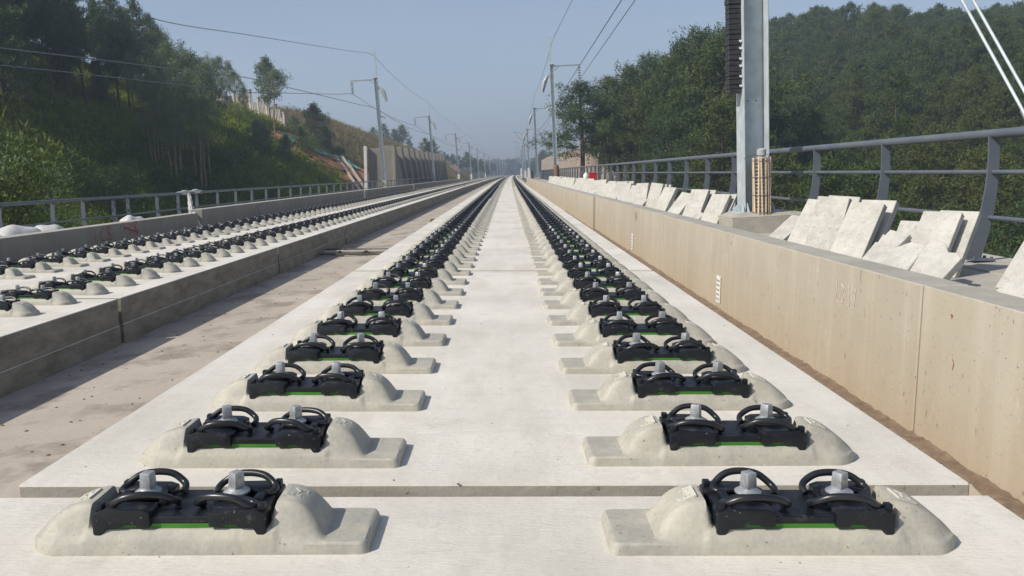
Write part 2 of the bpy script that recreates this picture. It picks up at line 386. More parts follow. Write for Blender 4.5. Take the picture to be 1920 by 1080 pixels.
WR = wall('parapet_wall', 2.10, 2.34, -0.60, 0.352, [-6, -3.6, .23, 4.06, 7.9, 11.73, 15.5, 19.55], M['wallR'], 'beige stained concrete parapet wall on the right nearest the camera', sg=.018)
wall('parapet_wall', 2.06, 2.30, -0.60, 0.352, [19.68, 23.5, 27.4, 31.2, 35, 39, 43, 47, 51, 55], M['wallR'], 'beige parapet wall beyond the notched joint on the right')
wall('parapet_wall', 2.10, 2.34, -0.60, 0.352, [55.15, 59, 63, 67, 71, 75, 80, 85, 90, 95, 100], M['wallR'], 'farthest stretch of the beige parapet wall on the right')
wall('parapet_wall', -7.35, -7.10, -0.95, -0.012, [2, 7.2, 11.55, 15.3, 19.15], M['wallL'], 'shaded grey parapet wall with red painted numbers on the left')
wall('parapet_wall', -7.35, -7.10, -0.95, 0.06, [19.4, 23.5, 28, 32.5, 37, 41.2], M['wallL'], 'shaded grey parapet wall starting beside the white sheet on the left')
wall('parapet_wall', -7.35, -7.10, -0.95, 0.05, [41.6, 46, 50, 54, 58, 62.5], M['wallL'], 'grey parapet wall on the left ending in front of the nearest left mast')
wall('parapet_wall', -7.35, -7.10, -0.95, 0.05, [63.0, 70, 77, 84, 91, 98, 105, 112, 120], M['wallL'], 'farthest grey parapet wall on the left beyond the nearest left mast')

# painted marks (flat brush strokes 2 mm proud of the wall face)
def strokes(name, parent, X, side, y0, z0, sy, sz, lines, wdt, mat):
    mb = MB()
    for ln in lines:
        P = spline([(0, y0 + a * sy, z0 + b * sz) for a, b in ln], 5)
        L = []; 
        for i, p in enumerate(P):
            d = (P[min(i + 1, len(P) - 1)] - P[max(i - 1, 0)]).normalized(); n = Vector((0, -d.z, d.y)) * wdt * (0.7 + .3 * math.sin(i * 1.3 + a_seed))
            xx = cx(X, p.y)
            L += [(xx, p.y - n.y, p.z - n.z), (xx, p.y + n.y, p.z + n.z)]
        k = len(P)
        mb.add(L + [(x + side * .0015, y, z) for x, y, z in L],
               [f for i in range(k - 1) for f in ((2 * i, 2 * i + 1, 2 * i + 3, 2 * i + 2), (2 * k + 2 * i, 2 * k + 2 * i + 2, 2 * k + 2 * i + 3, 2 * k + 2 * i + 1))])
    return link(name, mb.mesh(name, mat), parent)
a_seed = 0.3
wl = [o for o in bpy.data.objects if o.name.startswith('parapet_wall') and 'red painted' in o.get('label', '')][0]
one = [(0, 1), (.03, .4), (.05, 0)]
def eight(x): return [(x + .12, .72), (x + .2, .95), (x + .08, .98), (x, .75), (x + .12, .5), (x + .25, .2), (x + .16, 0), (x + .02, .1), (x + .1, .5), (x + .14, .72)]
zero = [(.42, .92), (.28, .7), (.26, .3), (.36, .05), (.45, .0)]
strokes('painted_number', wl, -7.0982, 1, 14.30, -0.285, .85, .24, [one, zero, eight(.5)], .010, M['redp'])
strokes('painted_number', wl, -7.0982, 1, 15.42, -0.255, .85, .24, [[(0, 1), (.02, .5), (.06, .1)], [(.38, .8), (.25, .5), (.28, .15), (.36, 0)], eight(.45),
        [(0, .68), (.2, .5), (.5, .28), (.72, .1)], [(0, .62), (.3, .36), (.66, .18)], [(.05, .66), (.66, .06)]], .012, M['redp'])
strokes('chalk_number', WR, 2.0982, -1, 5.12, 0.105, -.30, .135, [[(.0, 1), (.02, .5), (0, .3), (.05, .05), (.17, 0)], [(.25, .9), (.36, .75), (.33, .52), (.38, .4), (.35, .1), (.26, .05)],
        [(.6, .95), (.66, .6), (.64, .35), (.68, .1), (.6, .05)], [(.95, .9), (.93, .5), (.9, 0)]], .004, M['chalk'])
strokes('painted_mark', WR, 2.0982, -1, 13.35, 0.14, -.30, .15, [[(0, 1), (.05, .5), (.2, 0)], [(.5, .9), (.25, .55), (.5, .35), (.3, .1)]], .008, M['redp'])
M['orange'] = simple('orange_chalk', (0.42, 0.16, 0.09), 0.9)
strokes('painted_mark', WR, 2.0982, -1, 3.78, 0.235, -.03, .02, [[(0, 1), (.3, .3)], [(.5, .9), (.3, 0)]], .003, M['orange'])
strokes('painted_mark', WR, 2.0982, -1, 3.74, 0.0, -.03, .05, [[(0, 1), (.5, .6), (.2, 0)]], .0022, M['orange'])
def grille(y, z):
    mb = MB()
    mb.box(2.092, 2.099, y - .07, y + .07, z - .13, z + .13, 0)
    for k in range(5): mb.box(2.086, 2.0925, y - .05, y + .05, z - .10 + k * .045, z - .085 + k * .045, 1)
    o = link('drain_grille', mb.mesh('drain_grille', [M['white'], M['walk']]), WR)
grille(7.98, -0.22); grille(13.6, -0.22)

# ------------------------------------------------------------------ sleeper blocks with fastenings
def block_h(u, v, hv=0.106):
    """height of the sleeper block over the slab; u across the track (outer end negative), v along it"""
    s = 0.0
    base = 0.029
    # seat
    seat = 0.058
    def bellv(k, p=2.2): return max(0.0, 1 - (abs(v) / hv) ** p) ** k
    h = base
    t = sstep(-0.255, -0.205, u) * (1 - sstep(0.205, 0.255, u))
    edge = 1 - sstep(0.086, 0.106, abs(v))
    h = max(h, base + (seat - base) * (1 - sstep(0.232, 0.25, abs(u))) * (0.25 + .75 * edge))
    # shoulders: rounded humps, steep on the seat side, long slope outwards
    def hump(d_in, length, top):
        if d_in < 0: k = 1 - sstep(0.0, 0.022, -d_in)
        else:
            q = min(1, d_in / length); k = 1 - q ** (2.9 if length < .13 else 1.9) if q < 1 else 0
        e = 1 - sstep(0.054, 0.105, abs(v) + .03 * max(0, d_in))
        return base + (top - base) * k * e
    h = max(h, hump(u - 0.232, 0.122, 0.114))
    h = max(h, hump(-u - 0.232, 0.150, 0.112))
    return h
def block_mesh(nu, nv, lo=False):
    us = []
    for i in range(nu + 1): us.append(-0.385 + 0.85 * i / nu)
    hv = 0.106
    vv = [-hv + 2 * hv * j / nv for j in range(nv + 1)]
    mb = MB(); vs = []
    def wid(u):  # the outer end is drawn in to a blunt nose, corners rounded
        a = 1.0
        if u < -0.30: a = 1 - 0.55 * ((-0.30 - u) / 0.085) ** 2.2
        if u > 0.44: a = 1 - 0.10 * ((u - 0.44) / 0.025) ** 2
        return a
    for u in us:
        for v in vv:
            z = block_h(u, v)
            if not lo:
                z += 0.0012 * math.sin(u * 31 + v * 23) * (1 if z > .06 else .3)
                if abs(v) > .101: z -= 0.005
                if u > .458 or u < -.378: z -= 0.006
            vs.append((u, v * wid(u), z))
    n1 = nv + 1
    fs = [(i * n1 + j, (i + 1) * n1 + j, (i + 1) * n1 + j + 1, i * n1 + j + 1) for i in range(nu) for j in range(nv)]
    o = len(vs)
    ring = [i * n1 for i in range(nu + 1)] + [nu * n1 + j for j in range(1, nv + 1)] + [i * n1 + nv for i in range(nu - 1, -1, -1)] + [j for j in range(nv - 1, 0, -1)]
    for r in ring:
        x, y, z = vs[r]; vs.append((x * 1.012, y * 1.04, -0.004))
    k = len(ring)
    fs += [(ring[(a + 1) % k], ring[a], o + a, o + (a + 1) % k) for a in range(k)]
    mb.add(vs, fs)
    return mb
ME = {}
ME['block'] = block_mesh(110, 36).mesh('concrete_block', M['block'], smooth=38)
mb = MB().box(-.205, .205, -.084, .084, .055, .0695, 0); ME['pad'] = mb.mesh('rail_pad', M['green'])
mb = MB().box(-.190, .190, -.086, .086, .0705, .088, 0); ME['plate'] = mb.mesh('base_plate', M['black'], bevel=.003)
def gauge_block():
    # local: bolt at origin in u; +u towards the rail middle; z as block
    mb = MB()
    prof = [(-.100, .050), (-.088, .026), (-.066, .062), (-.030, .064), (-.024, .069), (.004, .069), (.008, .064), (.042, .064), (.042, .100), (.022, .107), (-.070, .109), (-.100, .098)]
    m = Matrix(((1, 0, 0, 0), (0, 0, -1, 0), (0, 1, 0, 0), (0, 0, 0, 1)))
    mb.prism(prof, -.097, -.040, 0, m); mb.prism(prof, .040, .097, 0, m)
    mb.box(-.092, .036, -.041, .041, .062, .098)
    mb.box(-.096, -.078, -.088, -.066, .098, .118); mb.box(-.096, -.078, .066, .088, .098, .118)
    mb.box(.034, .054, -.022, .022, .086, .104); mb.box(-.072, -.05, -.03, .03, .095, .112)
    return mb
ME['gauge'] = gauge_block().mesh('gauge_block', M['black'], bevel=.0035, smooth=40)
def clip_path(hf=.023, hb=.026):
    half = [(.034, 0, .101), (.030, -.022, .103), (.0, -.034, .106), (-.036, -.030, .104), (-.062, -.032, .098), (-.078, -.048, .099), (-.070, -.070, .106), (-.040, -.081, .105 + hf * .80),
            (0, -.084, .105 + hf), (.042, -.080, .105 + hf * .78), (.072, -.068, .106), (.080, -.050, .096), (.074, -.032, .088)]
    back = [(x, -y, (z if z < .107 else .106 + (z - .106) * hb / hf)) for x, y, z in half[1:]]
    return list(reversed(back)) + half
UP = lambda P: [(p[0], p[1], p[2] + .006) for p in P]
ME['clip'] = MB().tube(UP(spline(clip_path(), 6)), .0092, 10).mesh('spring_clip', M['clip'], smooth=60)
ME['clipB'] = MB().tube(UP(spline(clip_path(.020, .030), 6)), .0092, 10).mesh('spring_clip', M['clip'], smooth=60)
def bolt(n=18):
    mb = MB()
    mb.lathe([(.032, .113), (.034, .116), (.034, .119), (.024, .124), (.020, .128), (.0185, .129)], n)
    a = .0155
    mb.add([(a, a, .128), (-a, a, .128), (-a, -a, .128), (a, -a, .128), (a * .88, a * .88, .168), (-a * .88, a * .88, .168), (-a * .88, -a * .88, .168), (a * .88, -a * .88, .168)], [(0, 3, 2, 1)[::-1][::-1], (4, 5, 6, 7), (0, 1, 5, 4), (1, 2, 6, 5), (2, 3, 7, 6), (3, 0, 4, 7)])
    return mb
ME['bolt'] = bolt().mesh('bolt', M['zinc'], bevel=.0025, seg=2, smooth=35)
def stamp_mesh():
    mb = MB()
    w_, t_ = .032, .0009
    mb.box(-w_, w_, -.024, .024, -.004, t_)
    for bx in ((-.020, -.016, -.012, .012), (.016 - .020, .020 - .020, -.012, .012)): pass
    h2 = t_ + .0018
    for (x0, x1, y0, y1) in ((-.022, -.006, .008, .011), (-.022, -.006, -.011, -.008), (-.0155, -.0125, -.008, .008), (-.003, .004, -.0015, .0015), (.019, .022, -.012, .012), (.008, .025, -.005, -.002)):
        mb.box(x0, x1, y0, y1, t_ * .5, h2)
    mb.add([(.008, -.003, t_ * .5), (.011, -.003, t_ * .5), (.022, .011, t_ * .5), (.019, .012, t_ * .5), (.008, -.003, h2), (.011, -.003, h2), (.022, .011, h2), (.019, .012, h2)],
           [(3, 2, 1, 0), (4, 5, 6, 7), (0, 1, 5, 4), (1, 2, 6, 5), (2, 3, 7, 6), (3, 0, 4, 7)])
    return mb
ME['stamp'] = stamp_mesh().mesh('stamp', M['stamp'])
BOLT_U = 0.114
def make_block():
    root = empty('sleeper_block', Matrix(), 'x', 'sleeper block', 'sleeper blocks along the rail lines')
    blk = link('concrete_block', ME['block'], root)
    for su in (1, -1):
        u = .272 * su; sl_ = .62 if su > 0 else -.50
        m = Matrix.Translation((u, 0, block_h(u, 0) + .0005)) @ Matrix.Rotation(math.atan(sl_ * .72), 4, 'Y') @ Matrix.Rotation(R(90 if su > 0 else -90), 4, 'Z')
        link('stamp', ME['stamp'], blk, m)
    link('rail_pad', ME['pad'], root); link('base_plate', ME['plate'], root)
    for s in (-1, 1):
        m = Matrix.Translation((s * BOLT_U, 0, 0)) @ Matrix.Rotation(0 if s < 0 else math.pi, 4, 'Z')
        g = link('gauge_block', ME['gauge'], root, m)
        link('spring_clip', ME['clip'], g); link('bolt', ME['bolt'], g)
    return root
# low detail version: one mesh, four materials
def low_block(nu=22, nv=6, tn=5, sk=2):
    mb = block_mesh(nu, nv, True)
    mb.box(-.205, .205, -.084, .084, .05, .0695, 1); mb.box(-.19, .19, -.086, .086, .070, .093, 2)
    for s in (-1, 1):
        x0, x1 = sorted((s * .215, s * .056)); mb.box(x0, x1, -.095, .095, .04, .107, 2)
        m = Matrix.Translation((s * BOLT_U, 0, 0)) @ Matrix.Rotation(0 if s < 0 else math.pi, 4, 'Z')
        mb.tube(UP(spline(clip_path(), sk)), .0085, tn, 2, m)
        mb.lathe([(.031, .107), (.031, .114), (.015, .122)], 7, 3, m); mb.box(-.0135, .0135, -.012, .012, .122, .160, 3, m)
    return mb
lowmats = [M['block'], M['green'], M['black'], M['zinc']]
ME['low'] = low_block().mesh('sleeper_block', lowmats, smooth=45)
ME['low2'] = low_block(14, 4, 4, 1).mesh('sleeper_block', lowmats, smooth=45)

ORD = ['first', 'second', 'third', 'fourth', 'fifth', 'sixth', 'seventh', 'eighth', 'ninth', 'tenth', 'eleventh', 'twelfth', 'thirteenth', 'fourteenth', 'fifteenth', 'sixteenth',
       'seventeenth', 'eighteenth', 'nineteenth', 'twentieth']
rng = random.Random(5)
proto = make_block()
used = False
LINES = [('near track, left rail line', -0.7525, 0.0, False, 1.967, 11.6), ('near track, right rail line', 0.7525, 0.0, True, 1.967, 11.6),
         ('raised left track, right rail line', -4.2475, -0.26, True, 6.76, 14.6), ('raised left track, left rail line', -5.7525, -0.26, False, 9.16, 15.2)]
YMAX = 51.0
count = 0
for (nm, X, Z, flip, y0, yfull) in LINES:
    i0 = round((y0 - 1.967) / .6); k = 0; i = i0
    while True:
        y = 1.977 + .6 * i
        if y > YMAX or count >= 2000: break
        mw = DM(X + rng.uniform(-.004, .004), y + rng.uniform(-.008, .008), Z, (math.pi if flip else 0) + rng.uniform(-.012, .012)) @ Matrix.Diagonal((.965 if X == -.7525 else 1, 1, 1, 1))
        if y < yfull:
            c = proto if not used else copy_tree(proto, mw)
            if not used: proto.matrix_world = mw; used = True
            for g in c.children:
                if g.name.startswith('gauge_block'):
                    for q in g.children:
                        if q.name.startswith('spring_clip'):
                            if rng.random() < .4: q.data = ME['clipB']
                            q.matrix_local = Matrix.Rotation(rng.uniform(-.22, .22), 4, 'Z') @ Matrix.Rotation(rng.uniform(-.03, .03), 4, 'X') @ Matrix.Translation((rng.uniform(-.004, .004), rng.uniform(-.004, .006), 0))
                        elif q.name.startswith('bolt'): q.matrix_local = Matrix.Rotation(rng.uniform(0, 1.5), 4, 'Z')
            c['label'] = 'sleeper block with black fastenings, %s, %s from the camera' % (nm, ORD[k])
        else:
            c = link('sleeper_block', ME['low'] if y < 26 else ME['low2'], mw=mw)
            sn = int((y - 2.28) // 5.4)
            tag(c, 'distant sleeper block, %s, %s full slab from camera' % (nm, ORD[sn]), 'sleeper block', 'sleeper blocks along the rail lines')
        count += 1; k += 1; i += 1
# the remaining far rows, too many to single out
def far_rows():
    mb = MB(); i = round((YMAX - 1.967) / .6)
    while True:
        y = 1.977 + .6 * i
        if y > 320: break
        if y > YMAX:
            for (nm, X, Z, flip, _, _2) in LINES:
                s = -1 if flip else 1; c = cx(X, y)
                def bx(u0, u1, v, z0, z1, mi):
                    a, b = sorted((c + s * u0, c + s * u1)); mb.box(a, b, y - v, y + v, Z + z0, Z + z1, mi)
                bx(-.37, .465, .118, -.004, .028, 0); bx(-.32, -.222, .09, .028, .112, 0); bx(.222, .30, .1, .028, .118, 0)
                bx(-.215, .215, .088, .028, .082, 1); bx(-.20, -.05, .095, .082, .115, 1); bx(.05, .20, .095, .082, .115, 1)
                if y < 120:
                    bx(-.185, -.045, .012, .12, .15, 1); bx(.045, .185, .012, .12, .15, 1)
                bx(-.13, -.098, .016, .115, .162, 2); bx(.098, .13, .016, .115, .162, 2)
        i += 1
    return mb
o = link('distant_sleeper_blocks', far_rows().mesh('distant_sleeper_blocks', [M['block'], M['black'], M['zinc']]), mw=RD)
tag(o, 'endless rows of tiny sleeper blocks fading towards the horizon', 'sleeper block', 'sleeper blocks along the rail lines', 'stuff')

# ------------------------------------------------------------------ railings
def railing(label, X, zb, side, ys, y0, y1, h, fr, rr):
    root = empty('railing', DM(X, y0, zb), label, 'railing')
    inv = root.matrix_world.inverted()
    def put(name, mesh, mw): 
        o = link(name, mesh, root); o.matrix_parent_inverse = Matrix(); o.matrix_local = inv @ mw; return o
    n = 40
    def run(a, b, z, r, dx=0, k=10, nm='rail'):
        P = [(cx(X + dx, a + (b - a) * i / n), a + (b - a) * i / n, zb + z) for i in range(n + 1)]
        put(nm, MB().tube(P, r, k).mesh(nm, M['rail'], smooth=50), RD)
    run(y0, y1, h, .038, 0, 12, 'top_rail')
    for f in fr: run(y0, y1, h * f, .019, .015, 8, 'lower_rail')
    # curved plate post in the plane across the track
    pm = MB(); pts = []
    lv = 10
    L = []; Rr = []
    for i in range(lv + 1):
        z = h * .985 * i / lv; t = i / lv
        off = -.085 * (1 - t) ** 2 * 1.2 + .03 * math.sin(t * math.pi) + .0
        wd = .085 + .05 * (1 - t) ** 1.5
        L.append((off - wd * .5, z)); Rr.append((off + wd * .5, z))
    outline = L[::-1] + Rr
    outline = [(-side * x, z) for x, z in outline]
    m = Matrix(((1, 0, 0, 0), (0, 0, -1, 0), (0, 1, 0, 0), (0, 0, 0, 1)))
    n_ = len(outline)
    if side > 0: outline = outline[::-1]
    for i in range(lv):
        a, b, c_, d_ = L[i], Rr[i], Rr[i + 1], L[i + 1]
        q = [(side * x, z) for x, z in (a, b, c_, d_)]
        if side < 0: q = q[::-1]
        pm.prism(q, -.009, .009, 0, m)
    # remove inner shared caps is unnecessary; foot plate and bolts
    pm.box(-.13 if side > 0 else -.05, .05 if side > 0 else .13, -.07, .07, -.005, .012)
    for a in (-.05, .05):
        pm.lathe([(.014, .012), (.014, .03)], 6, 0, Matrix.Translation((-.11 * side, a, 0))); pm.lathe([(.014, .012), (.014, .03)], 6, 0, Matrix.Translation((.03 * side, a, 0)))
    me = pm.mesh('post', M['rail'])
    bm = bmesh.new(); bm.from_mesh(me); bmesh.ops.remove_doubles(bm, verts=bm.verts, dist=.0005)
    for f in [f for f in bm.faces if all(len(e.link_faces) > 2 for e in f.edges if abs(e.verts[0].co.y - e.verts[1].co.y) > .01) and abs(f.normal.z) > .9 and f.calc_area() < .01 and 0.03 < f.calc_center_median().z < h * .95]: bm.faces.remove(f)
    bm.to_mesh(me); bm.free()
    for y in ys[:100]: put('post', me, DM(X, y, zb))
    return root
ysR = [-1.0, .95, 2.9, 4.86] + [6.82 + 1.95 * i for i in range(50)]
railing('blue grey tubular railing along the right walkway behind the leaning slabs', 4.0, 0.19, 1, ysR, -2.0, 104, 1.03, (.70, .34), 1)
ysL = [12.2, 14.2, 16.2, 18.1, 19.4, 20.9, 21.7, 23.5, 25.0, 26.5] + [28.4 + 1.9 * i for i in range(41)]
railing('blue grey tubular railing along the left walkway below the fern slope', -9.85, -0.66, -1, ysL, 10.5, 106, 0.95, (.52,), 1)

# ------------------------------------------------------------------ concrete cover slabs leaning on the right walkway
def tile_mesh(L, W, T, broken, seed, bumps=True):
    r = random.Random(seed); pts = [(-W / 2, 0), (W / 2, 0), (W / 2, L), (-W / 2, L)]
    if broken == 1: pts = [(-W / 2, 0), (W / 2, 0), (W / 2, L * .62), (W * .32, L * .70), (W * .1, L * .68), (-W * .1, L * .8), (-W / 2, L * .86)]
    if broken == 2: pts = [(-W / 2, L * .1), (-W * .2, 0), (W * .2, L * .06), (W / 2, 0), (W / 2, L * .55), (W * .2, L * .62), (0, L * .5), (-W / 2, L * .6)]
    m = Matrix(((1, 0, 0, 0), (0, 0, 1, 0), (0, 1, 0, 0), (0, 0, 0, 1)))       # (x,y,z)->(x, z, y): slab stands in xz
    mb = MB(); n = len(pts)
    mb.add([(x + r.uniform(-.004, .004), 0, z) for x, z in pts] + [(x, T, z) for x, z in pts],
           [tuple(range(n)), tuple(range(2 * n - 1, n - 1, -1))] + [(i, n + i, n + (i + 1) % n, (i + 1) % n) for i in range(n)])
    me = mb.mesh('cover_slab', M['tile'], bevel=.004, seg=1)
    if bumps:
        b2 = MB(); nx, nz = 4, int(L / .1)
        def inside(x, z):
            c = False; j = n - 1
            for i in range(n):
                (xi, zi), (xj, zj) = pts[i], pts[j]
                if (zi > z) != (zj > z) and x < (xj - xi) * (z - zi) / (zj - zi) + xi: c = not c
                j = i
            return c
        for i in range(nx):
            for j in range(nz):
                x = -W / 2 + W * (i + .5) / nx; z = L * (j + .5) / nz
                if inside(x, z) and inside(x + .015, z) and inside(x, z + .02):
                    b2.lathe([(.0125, -.001), (.011, .002), (.007, .0035), (.002, .004)], 8, 0, Matrix.Translation((x, 0, z)) @ Matrix.Rotation(R(90), 4, 'X'))
        bm = bmesh.new(); bm.from_mesh(me); t = b2.mesh('tmp', M['tile']); bm.from_mesh(t); bm.to_mesh(me); bm.free(); bpy.data.meshes.remove(t)
    return me
TM = {0: tile_mesh(.56, .29, .058, 0, 1), 1: tile_mesh(.56, .32, .058, 1, 2), 2: tile_mesh(.56, .36, .058, 2, 3), 3: tile_mesh(.50, .23, .05, 0, 4), 4: tile_mesh(.56, .29, .058, 0, 5, False)}
def tile(kind, X, y, yaw, lean, label, roll=0, Z=0.17, scale=1, group='concrete cover slabs leaning along the right walkway'):
    mw = Matrix.Translation(D(X, y, Z)) @ RD @ Matrix.Rotation(R(-yaw - 20), 4, 'Z') @ Matrix.Rotation(R(-lean), 4, 'X') @ Matrix.Rotation(R(roll), 4, 'Y') @ Matrix.Scale(scale, 4)
    o = link('cover_slab', TM[kind], mw=mw); return tag(o, label, 'concrete slab', group)
T_ = [  # kind, X, y, yaw, lean, label, roll, Z
    (0, 3.22, 5.05, 38, 38, 'studded concrete slab cut off by the right edge of the photo', 6, .17, 1.15),
    (1, 2.98, 4.75, 40, 50, 'broken triangular slab lying in front of the slab at the right edge', 30, .16, 1),
    (4, 3.40, 4.80, 38, 36, 'slab standing behind the studded slab at the right edge', 4, .17, 1.15),
    (0, 3.10, 6.12, 34, 34, 'large studded slab leaning in front of another, nearest the railing post on the right', 0, .15, 1),
    (4, 3.24, 6.14, 34, 33, 'plain edged slab behind the large studded slab nearest the right railing post', 0, .14, 1.02),
    (1, 2.76, 5.55, 40, 50, 'broken studded slab in front of the large slab nearest the right railing post', 8, .13, 1),
    (2, 2.65, 5.80, 38, 56, 'low broken slab piece with ragged lower edge, front of the nearer heap', -4, .20, 1.1),
    (3, 3.13, 6.55, 34, 32, 'narrow ribbed slab standing behind the low broken pieces', 0, .13, .92),
    (2, 2.98, 6.42, 36, 40, 'small chipped slab top between the narrow slab and the low pieces', 3, .18, .9),
    (3, 2.78, 6.38, 46, 46, 'narrow grey slab tipped over against the low broken piece', 10, .14, .9),
    (0, 2.86, 6.95, 36, 30, 'tall studded slab with pencilled mark, right one of the two tall slabs', 2, .13, 1.08),
    (4, 3.00, 7.02, 36, 30, 'slab half hidden behind the right tall studded slab', 0, .13, 1.12),
    (0, 2.86, 7.50, 30, 20, 'upright studded slab with faint writing between two leaning pairs', 2, .13, 1.06),
    (4, 3.00, 7.64, 30, 22, 'slab peeping out behind the upright studded slab', 2, .13, 1.08),
    (0, 2.84, 8.02, 36, 32, 'studded slab leaning right beside the mast plinth, front of a pair', 4, .13, 1.08),
    (4, 2.95, 8.08, 36, 34, 'slab behind the studded slab nearest the mast plinth', 4, .13, 1.08),
    (3, 2.74, 8.45, 40, 58, 'slab lying almost flat against the mast plinth', 0, .20, 1),
    (0, 2.70, 11.2, 34, 34, 'slab leaning right at the far side of the mast plinth, front one', 0, .13, 1.05),
    (4, 2.81, 11.25, 34, 34, 'middle slab of the three just beyond the mast plinth', 0, .13, 1.05),
    (4, 2.92, 11.3, 34, 36, 'hindmost slab of the three just beyond the mast plinth', 0, .13, 1.05),
    (2, 2.56, 11.7, 30, 55, 'small slab fragment before the slabs beyond the mast plinth', 5, .2, .8),
    (0, 2.68, 12.2, 32, 28, 'front slab of the second pair beyond the mast plinth', 0, .13, 1.08),
    (4, 2.79, 12.25, 32, 30, 'back slab of the second pair beyond the mast plinth', 0, .13, 1.08),
    (0, 2.66, 13.6, 40, 40, 'more tilted slab behind the second pair beyond the mast plinth', 6, .13, 1.05)]
for i, t in enumerate(T_): tile(t[0], t[1], t[2], t[3], t[4], t[5], t[6], t[7], t[8])
rng = random.Random(11)
y = 14.6; k = 0
while y < 54:
    nrow = rng.choice([1, 1, 2, 2, 3])
    for j in range(nrow):
        tile(rng.choice([0, 4, 4]) if y > 20 else 0 if j == 0 else 4, 2.62 + .13 * j + rng.uniform(-.04, .04), y + .06 * j, 34 + rng.uniform(-8, 8), 24 + rng.uniform(-10, 12),
             'weathered cover slab in the receding row of leaning slabs beyond the mast', rng.uniform(-3, 4), .13, 1.05 + rng.uniform(-.04, .04))
    if rng.random() < .35:
        tile(2, 2.52, y - .1, 35, 55 + rng.uniform(-6, 6), 'weathered slab fragment lying before the receding row of leaning slabs', 0, .24, .8)
    y += .80 + rng.uniform(-.15, .25) if y < 30 else .8 + rng.uniform(-.1, .2)

# ------------------------------------------------------------------ masts
def hcol(mb, w_, d_, z0, z1, tf=.012, tw=.010, mi=0, taper=1.0):
    # flanges in planes x = +-w/2 (seen edge-on from the track), web across
    for s in (-1, 1):
        a, b = sorted((s * w_ / 2, s * (w_ / 2 - tf))); mb.box(a, b, -d_ / 2, d_ / 2, z0, z1, mi)
    mb.box(-w_ / 2 + tf, w_ / 2 - tf, -tw / 2, tw / 2, z0, z1, mi)
    mb.box(-w_ / 2 + tf, -w_ / 2 + tf + .03, -d_ / 2 + .03, -d_ / 2 + .035, z0, z1, mi) if False else None
def insulator_mb(n, r, p, z):
    mb = MB(); prof = [(.02, z)]
    for k in range(n):
        a = z - k * p
        prof += [(.025, a - .02), (r, a - p * .45), (r * .9, a - p * .62), (.03, a - p * .9)]
    prof.append((.02, z - n * p)); prof = prof[::-1]
    return mb.lathe(prof, 12)
G0 = 0
ARMZ = {}
